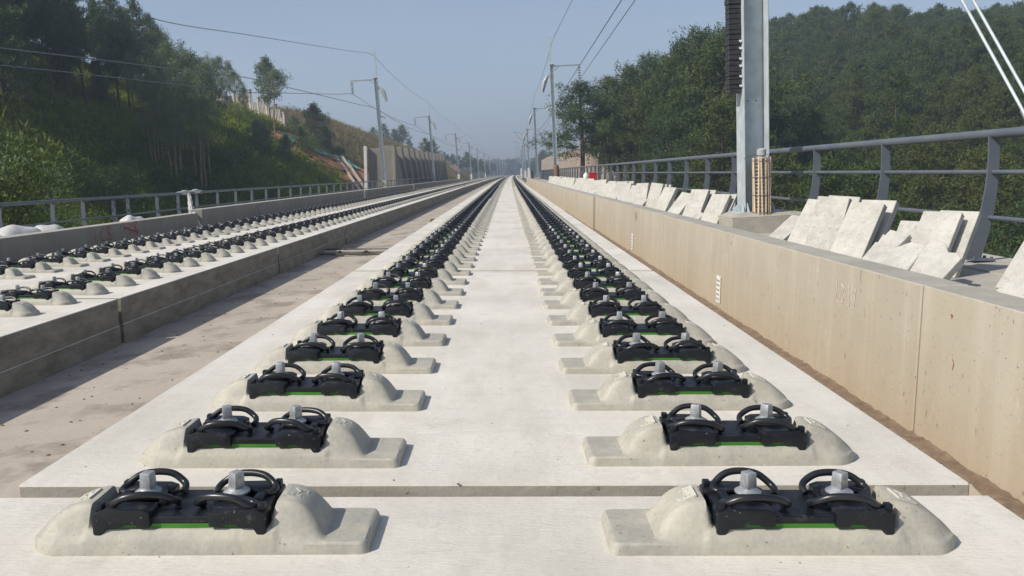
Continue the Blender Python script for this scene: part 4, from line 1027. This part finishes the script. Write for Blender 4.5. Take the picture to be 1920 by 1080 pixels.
def tree(kind, world, label, scale=1, group=None, nm='tree', cat='tree', rnd=random.Random(99), parts=('trunk', 'crown'), wide=1.0):
    mw = Matrix.Translation(world) @ Matrix.Rotation(rnd.uniform(0, 6.28), 4, 'Z') @ Matrix.Diagonal((wide * scale * rnd.uniform(.9, 1.1), wide * scale * rnd.uniform(.9, 1.1), scale, 1))
    root = empty(nm, mw, label, cat, group)
    link(parts[0], kind[0], root); link(parts[1], kind[1], root); return root
rt = random.Random(77)
# ---- left hill: pines on and above the ridge
n = 0
for y in [32, 36, 40, 44, 48, 52, 56, 60, 64, 69, 74, 80, 86, 92, 98, 105, 112]:
    for row in range(3):
        X = -(lerp_tab(RIDGE, y) - 3.0 + 3.2 * row) + rt.uniform(-1.5, 1.5); yy = y + rt.uniform(-2, 2)
        if -X / yy < .345 or -X / yy > .95: continue
        if rt.random() < .18: continue
        s = rt.uniform(.72, .98) * (1.0 if yy < 70 else .62 if yy < 90 else .5)
        tree(rt.choice(TALLP), D(X, yy, gL(X, yy)), 'dark slender pine among the pines crowding the crest of the left hill', s, 'pines on the crest of the left hill', 'pine_tree'); n += 1
for i, (px, y, top) in enumerate([(120, 54, -60), (152, 58, -30), (182, 60, -24), (212, 64, 8), (238, 66, -4), (258, 68, 28), (284, 70, 12), (306, 74, 40), (322, 76, 70), (225, 74, 34), (270, 76, 50), (80, 52, -50), (35, 50, -60)]):
    X = (px - 951) / 1550 * y; b_ = gL(X, y); k = i % 3
    tree(TALLP[k], D(X, y, b_), 'dark slender pine among the pines crowding the crest of the left hill', ((324 - top) / 1550 * y + .9 - b_) / (11, 10, 12)[k], 'pines on the crest of the left hill', 'pine_tree', wide=.62)
# dark pines low at the far left
for (X, y, s) in ((-27, 44, .8), (-30, 46, .9), (-29.5, 50, .85), (-33, 50, .95), (-26, 41, .6), (-35, 53, 1.0), (-31, 55, .8), (-36, 58, .9)):
    tree(rt.choice(TALLP), D(X, y, gL(X, y)), 'dark pine low on the slope at the left edge of the photo', s, 'dark pines at the left edge', 'pine_tree')
def pxX(px, y): return (px - 951) / 1550 * y - KC * y * y / 2
# eucalyptus stand
EH = [13, 14, 12, 13]
def euc_at(px, y, top, kk, label, group, wide=1.0):
    X = pxX(px, y); b_ = gL(X, y); tz = (324 - top) / 1550 * y + .9
    return tree(EUCS[kk], D(X, y, b_), label, (tz - b_) / (EH[kk] * 1.0), group, 'eucalyptus_tree', wide=wide)
for (px, y, top, kk) in [(284, 60, 120, 0), (296, 56, 150, 1), (306, 62, 96, 2), (318, 58, 135, 1), (332, 64, 92, 3), (350, 58, 130, 2), (362, 64, 100, 1), (376, 60, 140, 0), (390, 66, 108, 3), (402, 62, 135, 2), (300, 68, 70, 3), (344, 70, 84, 0),
        (372, 74, 92, 2), (412, 80, 112, 1), (432, 90, 116, 3), (446, 94, 124, 0), (420, 84, 120, 0), (466, 92, 150, 2), (455, 88, 140, 3), (340, 56, 160, 2), (386, 58, 155, 1), (268, 62, 110, 3), (420, 70, 150, 0), (316, 74, 62, 3), (438, 80, 150, 1), (404, 74, 118, 3), (475, 96, 165, 1)]:
    euc_at(px, y, top, kk, 'tall eucalyptus with bare pale stem in the stand on the left slope', 'eucalyptus stand on the left slope')
euc_at(524, 93, 140, 3, 'lone eucalyptus with dome shaped crown right of the stand, before the white fence', None, 1.7)
tree(BROAD[0], D(pxX(516, 95), 95, gL(pxX(516, 95), 95) + 2.0), 'dense leafy tree behind the lone eucalyptus by the white fence', .72)
for (px, y, s, k) in ((505, 78, .4, 0), (545, 80, .42, 1), (492, 80, .42, 1), (600, 96, .62, 0), (622, 99, .48, 1), (575, 92, .35, 1), (560, 100, .3, 0), (150, 62, .5, 1), (60, 50, .5, 0), (215, 64, .45, 1)):
    X = pxX(px, y); tree(BROAD[k], D(X, y, gL(X, y)), 'dark round leafy tree growing among the undergrowth of the left slope', s, 'leafy trees scattered over the left slope')
# bushes behind the left railing
for (px, y, s, k) in ((10, 21, .75, 3), (45, 24, .6, 0), (72, 27, .5, 2), (-20, 20, .8, 1), (110, 30, .7, 0), (150, 34, .8, 1), (200, 37, .8, 0), (260, 44, .9, 1), (470, 70, 1, 0), (440, 66, 1, 2), (600, 90, .9, 0), (655, 100, .8, 2)):
    X = pxX(px, y) - (0 if px < 80 else 1.0); zz = gL(X, y) if px > 80 else -1.5
    tree(BUSH[k], D(X, y, zz if px > 80 else -1.3), 'leafy bright green bush just behind the left railing', s * (1.5 if px < 80 else 1.3), 'bushes behind the left railing', 'bush', 'bush', parts=('stem', 'foliage'))
# trees far left behind the grass ridge and beyond the buttress wall
for (px, y, top, k) in ((705, 205, 240, 0), (728, 200, 236, 1), (745, 205, 238, 2), (760, 215, 242, 3), (772, 220, 262, 0), (690, 200, 246, 2), (800, 170, 262, 1), (815, 175, 268, 3), (835, 230, 285, 0), (850, 235, 290, 1), (862, 240, 288, 2), (878, 250, 290, 3),
                        (892, 260, 296, 0), (903, 300, 300, 1), (914, 330, 304, 2), (925, 380, 308, 3), (822, 215, 284, 2), (842, 260, 292, 3), (870, 290, 296, 0), (884, 320, 298, 1)):
    X = pxX(px, y); topz = (324 - top) / 1550 * y + .9; base = max(gL(X, y) if X < -12 else -1.2, -1.5); H = max(3.5, topz - base + (1.0 if px < 780 else 0))
    tree(PINES[k], D(X, y, topz - H), 'hazy dark tree far off along the left side of the line', H / 9.2, 'distant trees on the left of the line', 'pine_tree')
# ---- right side
for (px, y, top, k, lb) in ((1092, 74, 160, 3, 'dark spreading pine standing free at the left end of the right-hand trees'),
                            (1150, 82, 150, 1, None), (1182, 78, 132, 2, None), (1222, 80, 112, 3, None), (1200, 90, 135, 0, None), (1255, 74, 115, 1, None), (1290, 70, 88, 2, None), (1325, 68, 66, 3, None), (1352, 64, 84, 0, None),
                            (1380, 62, 74, 1, None), (1165, 92, 170, 2, None), (1240, 90, 130, 3, None), (1305, 82, 100, 1, None), (1345, 78, 90, 2, None), (1270, 84, 110, 0, None), (1400, 66, 60, 2, None), (1365, 72, 70, 3, None),
                            (1215, 70, 190, 2, None), (1300, 62, 180, 0, None), (1350, 56, 190, 1, None), (1260, 66, 200, 3, None)):
    X = pxX(px, y); topz = (324 - top) / 1550 * y + .9; base = gR(X, y) - .3; H = topz - base
    tree((PINES if k != 9 else TALLP)[k], D(X, y, base), lb or 'tall green pine in the belt of trees behind the right railing', H / ([9, 9.5, 8.2, 10][k]) , None if lb else 'belt of pines behind the right railing', 'pine_tree', wide=1.25 if lb else 1.0)
cnt = 0
ys = [24 + 4.9 * i for i in range(42)]
cands = []
for y in ys:
    X = 12.5
    while X < 130:
        x_ = X + rt.uniform(-1.5, 1.5); y_ = y + rt.uniform(-1.8, 1.8); r_ = x_ / y_
        if .235 < r_ < .68 and not (r_ < .30 and y_ < 58):
            cands.append((x_, y_))
        X += 4.6
cands = [c for c in cands if not (c[1] > 150 and c[0] / c[1] < .22)]
cands.sort(key=lambda c: c[1])
cnt0 = 0
for (X, y) in cands[:190]:
    s = rt.uniform(.62, 1.12)
    tree(rt.choice(HPINES), D(X, y, gR(X, y) - .8), 'bushy pine in the dense wood covering the right hill', s, 'pines covering the right hill', 'pine_tree'); cnt += 1
print('right hill trees', len(cands))
if len(cands) > 190:
    base_v = []
    for q in range(3):
        me_ = pine(90 + q, 8.0, 2.9, .15, 26, 7, 'pine', tn=8, ll=.55, lw=.15, flat=.4)[1]
        a_ = np.empty(len(me_.vertices) * 3, dtype=np.float32); me_.vertices.foreach_get('co', a_); base_v.append(a_.reshape(-1, 3))
    out = []
    for i, (X, y) in enumerate(cands[190:]):
        b_ = base_v[i % 3]; th = rt.uniform(0, 6.28); s_ = rt.uniform(.8, 1.15); p_ = D(X, y, gR(X, y) - .8)
        rot = np.array([[math.cos(th), -math.sin(th), 0], [math.sin(th), math.cos(th), 0], [0, 0, 1]]) * s_
        out.append(b_ @ rot.T + np.array(p_))
    tag(link('far_wood', tri_mesh('far_wood', np.concatenate(out), M['pine'])), 'far upper part of the pine wood on the right hill', 'wood', None, 'stuff')
for (px, y, top, k) in ((1015, 330, 288, 0), (1022, 300, 284, 1), (1000, 380, 300, 2), (990, 460, 305, 3), (1008, 400, 296, 1)):
    X = pxX(px, y); topz = (324 - top) / 1550 * y + .9; H = topz + 2
    tree(PINES[k], D(X, y, -2), 'hazy tree far off along the right side of the line', H / 9.2, 'distant trees on the right of the line', 'pine_tree')

# ---- ground cover
def cover(nm, f, area, n, length, width, tn, mat, label, cat, seed, cond=None, lift=.15, pitch=.5):
    rs = np.random.RandomState(seed); (x0, x1), (y0, y1) = area; C = []
    while len(C) < n:
        X = rs.uniform(x0, x1); y = rs.uniform(y0, y1)
        if cond and not cond(X, y): continue
        C.append((cx(X, y), y, f(X, y) + lift * rs.uniform(0, 1.6)))
    V = tuft_arrays(np.array(C), tn, length, width, rs, .22, pitch)
    return tag(link(nm, tri_mesh(nm, V, M[mat]), mw=RD), label, cat, None, 'stuff')
cover('ferns', gL, ((-44, -11), (44, 105)), 14000, .44, .13, 10, 'fern', 'thick green ferns and scrub covering the left slope', 'ferns', 1,
      lambda X, y: -X / y > .20 and -X / y < .75 and -X < lerp_tab(RIDGE, y) + 3 and not ((-X - 21) ** 2 / 40 + (y - 94) ** 2 / 60 < 1), .35, .9)
cover('ferns', gL, ((-44, -10.6), (18, 46)), 12000, .17, .05, 16, 'fern', 'nearest green ferns and scrub below the left railing', 'ferns', 21, lambda X, y: -X / y > .3 and -X / y < .8, .3, .9)
cover('dry_grass', gL, ((-34, -12.5), (98, 260)), 14000, .55, .07, 9, 'grassdry', 'brown dry grass on the bare hillside above the buttress wall', 'grass', 2,
      lambda X, y: -X < lerp_tab(RIDGE, y) + 3 and -X / y < .30, .15, 1.6)
cover('undergrowth', gR, ((7, 110), (20, 190)), 15000, .42, .11, 9, 'under', 'dark undergrowth below the pines on the right', 'undergrowth', 3, lambda X, y: X / y < .72, .3, .8)

# ------------------------------------------------------------------ structures along the hills
# buttress wall on the left
o = MB(); y0, y1 = 84, 151
root = empty('buttress_wall', Matrix(), 'ribbed concrete retaining wall behind the nearest left mast, in shade', 'wall')
def zt(y): return lerp_tab([(84, 3.4), (151, 3.9)], y)
n = 30; vs = []
for i in range(n + 1):
    y = y0 + (y1 - y0) * i / n; vs += [(cx(-12.2, y), y, -1.5), (cx(-12.6, y), y, zt(y)), (cx(-13.3, y), y, zt(y)), (cx(-13.3, y), y, -1.5)]
o.add(vs, [(i * 4 + j, i * 4 + j + 1, i * 4 + 5 + j, i * 4 + 4 + j) for i in range(n) for j in range(3)] + [(3, 2, 1, 0), (n * 4, n * 4 + 1, n * 4 + 2, n * 4 + 3)])
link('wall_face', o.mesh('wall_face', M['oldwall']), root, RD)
for i in range(17):
    y = y0 + 1.4 + 5.6 * i
    if y > y1: break
    o = MB(); m_ = Matrix.Translation((cx(-12.3, y), y, 0)); 
    o.add([(0, -.7, -1.5), (1.5, -.7, -1.5), (.75, -.7, zt(y) + .2), (-.6, -.7, zt(y) + .2), (0, .7, -1.5), (1.5, .7, -1.5), (.75, .7, zt(y) + .2), (-.6, .7, zt(y) + .2)],
          [(0, 1, 2, 3), (7, 6, 5, 4), (1, 5, 6, 2), (3, 2, 6, 7), (0, 3, 7, 4), (0, 4, 5, 1)], 0, m_)
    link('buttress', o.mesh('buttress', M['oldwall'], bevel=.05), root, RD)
o = MB(); m_ = Matrix.Translation((0, 82.5, 0))
o.add([(-13.7, 0, -1.8), (-10.9, 0, -1.8), (-10.85, 1.5, 2.1) if False else (-11.0, 0, 3.2), (-13.6, 0, 3.3), (-13.7, .7, -1.8), (-10.9, .7, -1.8), (-11.0, .7, 3.2), (-13.6, .7, 3.3)],
      [(0, 1, 2, 3), (7, 6, 5, 4), (1, 5, 6, 2), (3, 2, 6, 7), (0, 3, 7, 4), (0, 4, 5, 1)], 0, m_)
o.add([(-11.2, -.4, -1.8), (-10.9, -.4, -1.8), (-11.0, 0, 3.35), (-11.3, 0, 3.35), (-11.2, 1.2, -1.8), (-10.0, 1.2, -1.8), (-11.0, 1.2, 3.35), (-11.3, 1.2, 3.35)],
      [(0, 1, 2, 3), (7, 6, 5, 4), (1, 5, 6, 2), (3, 2, 6, 7), (0, 3, 7, 4), (0, 4, 5, 1)], 0, m_)
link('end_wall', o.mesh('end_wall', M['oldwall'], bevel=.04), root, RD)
link('edge_post', MB().box(-14.0, -13.72, 82.0, 82.5, -1, 3.5).mesh('edge_post', M['white']), root, RD)
# right retaining wall far off
root = empty('retaining_wall', Matrix(), 'ribbed beige retaining wall far off behind the free-standing pine on the right', 'wall')
for i in range(30):
    y = 95 + 6 * i; h1 = lerp_tab([(95, 4.6), (190, 5.2), (280, 5.6)], y); o = MB(); c_ = cx(9.6, y)
    o.add([(c_, y, -2), (c_ + .8, y, -2), (c_ + 1.6, y, h1), (c_ + .9, y, h1), (c_, y + 5.8, -2), (c_ + .8, y + 5.8, -2), (c_ + 1.6, y + 5.8, h1), (c_ + .9, y + 5.8, h1)],
          [(3, 2, 1, 0), (4, 5, 6, 7), (2, 6, 5, 1), (3, 7, 6, 2), (4, 7, 3, 0), (0, 1, 5, 4)])
    o.box(c_ - .35, c_ + .5, y - .5, y + .1, -2, h1 * .9)
    link('wall_panel', o.mesh('wall_panel', M['pinkwall']), root, RD)
o = MB(); c_ = cx(9.6, 95); o.add([(c_ + .6, 93, -2), (c_ + 22, 95, -2), (c_ + 20, 98, 3.6), (c_ + 12, 98, 5.4), (c_ + 1.2, 96, 4.6)], [(0, 1, 2, 3, 4)]); o.add([(c_ + .6, 99, -2), (c_ + 22, 99, -2), (c_ + 20, 99, 3.6), (c_ + 12, 99, 5.4), (c_ + 1.2, 99, 4.6)], [(4, 3, 2, 1, 0)])
tag(link('sprayed_slope', o.mesh('sprayed_slope', M['pinkwall']), mw=RD), 'pale sprayed concrete slope seen through the free-standing pine', 'slope wall')
# white fence climbing the left hill
root = empty('white_fence', Matrix(), 'white concrete picket fence climbing the left hill behind the lone eucalyptus', 'fence')
F0, F1 = Vector((-37, 108, 0)), Vector((-26.8, 101, 0)); post = MB(); 
M['fencep'] = simple('stained_white_concrete', (.50, .47, .42), .85, 0, .35, 2)
pk = MB().box(-.07, .07, -.05, .05, -.9, 2.0).mesh('picket', M['fencep']); pp = MB().box(-.16, .16, -.14, .14, -.9, 2.5).box(-.22, .22, -.2, .2, 2.5, 2.62).mesh('post', M['fencep'])
for i in range(49):
    p = F0.lerp(F1, i / 48); z = gL(p.x, p.y) + .1
    link('post' if i % 6 == 0 else 'picket', pp if i % 6 == 0 else pk, root, Matrix.Translation(D(p.x, p.y, math.floor(z * 1.0) + .5)) @ Matrix.Rotation(R(-34), 4, 'Z'))
# green netting, drain and planks on the slip of red soil
def patch(nm, cxy, size, yaw, mat, lift, seed, label, cat, n=12, grp=None):
    r_ = random.Random(seed); vs = []
    for i in range(n + 1):
        for j in range(n + 1):
            u = (i / n - .5) * size[0] * (1 + .15 * math.sin(j * 1.1 + seed)); v = (j / n - .5) * size[1] * (1 + .15 * math.sin(i * .9 + seed)); a = R(yaw)
            X = cxy[0] + u * math.cos(a) - v * math.sin(a); y = cxy[1] + u * math.sin(a) + v * math.cos(a)
            vs.append((cx(X, y), y, gL(X, y) + lift + r_.uniform(0, .16)))
    o = MB(); o.add(vs, [(i * (n + 1) + j, (i + 1) * (n + 1) + j, (i + 1) * (n + 1) + j + 1, i * (n + 1) + j + 1) for i in range(n) for j in range(n) if r_.random() > .06])
    return tag(link(nm, o.mesh(nm, mat, smooth=40), mw=RD), label, cat, grp)
patch('soil_slip', (-20.5, 95), (13, 12), 10, simple('red_soil', (.42, .15, .06), .95, 0, .4, 1.5, b2=(.30, .17, .09), bumpd=.1), .12, 4, 'slip of bare orange red soil on the lower left hillside', 'soil', 22)
patch('green_net', (-23.2, 93.5), (4.2, 3.2), 25, M['net'], .45, 5, 'larger green net sheet on the red soil slip', 'netting')
patch('green_net', (-20.8, 93), (2.6, 3.0), -20, M['net'], .45, 6, 'smaller green net sheet in the middle of the red soil slip', 'netting')
patch('green_net', (-18.2, 95), (1.2, 5.0), 30, M['net'], .4, 7, 'narrow green net strip at the right side of the red soil slip', 'netting')
o = MB(); P = []
for i in range(15):
    t = i / 14; X = -20.5 + 7.5 * t ** 1.4; y = 101 - 19 * t; P.append((cx(X, y), y, gL(X, y) + .35))
for dx in (-.35, .35): o.tube([(p[0] + dx, p[1], p[2]) for p in P], .14, 4)
tag(link('drain_channel', o.mesh('drain_channel', M['plinth']), mw=RD), 'curved concrete drain channel running down beside the red soil', 'drain')
# small house far off
hx = pxX(851, 225); root = empty('house', Matrix.Translation(D(hx, 225, -1)) @ Matrix.Scale(.7, 4), 'small far house with brown roof between the left masts', 'house')
link('wall', MB().box(-3, 3, -3, 3, 0, 3.2).mesh('wall', M['pinkwall']), root)
o = MB(); o.add([(-3.6, -3.6, 3.1), (3.6, -3.6, 3.1), (3.6, 3.6, 3.1), (-3.6, 3.6, 3.1), (-1.2, 0, 5.6), (1.2, 0, 5.6)], [(3, 2, 1, 0), (0, 1, 5, 4), (1, 2, 5), (2, 3, 4, 5), (3, 0, 4)]); link('roof', o.mesh('roof', M['tilered']), root)
for x in (-1.5, 1.5): link('window', MB().box(x - .4, x + .4, -3.05, -2.98, 1, 2.2).mesh('window', M['cable']), root)
# white marker posts at the far end of the right wall
for i, (X, y, hh) in enumerate(((2.7, 118, 1.7), (2.0, 150, 1.8), (2.9, 104, 1.3))):
    tag(link('marker_post', MB().box(-.12, .12, -.12, .12, 0, hh).mesh('marker_post', M['white' if i != 2 else 'cable'], bevel=.01), mw=DM(X, y, -.1)), ['short white post just past the end of the right parapet', 'farther white post beside the right rail line', 'dark cabinet post at the end of the right parapet'][i], 'post')
# distant wooded hills
def dist_hill(px, y, wid, h, label):
    X = pxX(px, y); rs = np.random.RandomState(int(y)); C = []
    for k in range(1500):
        u = rs.uniform(-1, 1); hh = h * (1 - u * u) * rs.uniform(0, 1) ** .7 * (1 + .12 * math.sin(u * 9)); C.append((X + u * wid + KC * y * y / 2, y + rs.uniform(-40, 40), -3 + hh))
    V = tuft_arrays(np.array(C), 8, 4.0, 2.2, rs, 1.4, .6); return tag(link('distant_wood', tri_mesh('distant_wood', V, M['under']), mw=RD), label, 'wood', None, 'stuff')
dist_hill(963, 900, 26, 14, 'bluish wooded hill at the vanishing point of the line')
dist_hill(905, 620, 60, 9, 'faint wood line left of the vanishing point')
dist_hill(1030, 620, 70, 12, 'faint wood line right of the vanishing point')

# ------------------------------------------------------------------ haze
hz = MB().box(-1200, 1200, -120, 1300, -15, 75); hzm = bpy.data.materials.new('haze_air'); hzm.use_nodes = True
t = hzm.node_tree; t.nodes.remove(t.nodes['Principled BSDF']); pv = t.nodes.new('ShaderNodeVolumePrincipled')
pv.inputs['Color'].default_value = (0.66, 0.79, 1.0, 1); pv.inputs['Density'].default_value = 0.0012; pv.inputs['Anisotropy'].default_value = 0.2
t.links.new(pv.outputs[0], t.nodes['Material Output'].inputs['Volume'])
tag(link('haze', hz.mesh('haze', hzm)), kind='stuff', label='thin bluish haze hanging over the valley and the line', cat='haze')
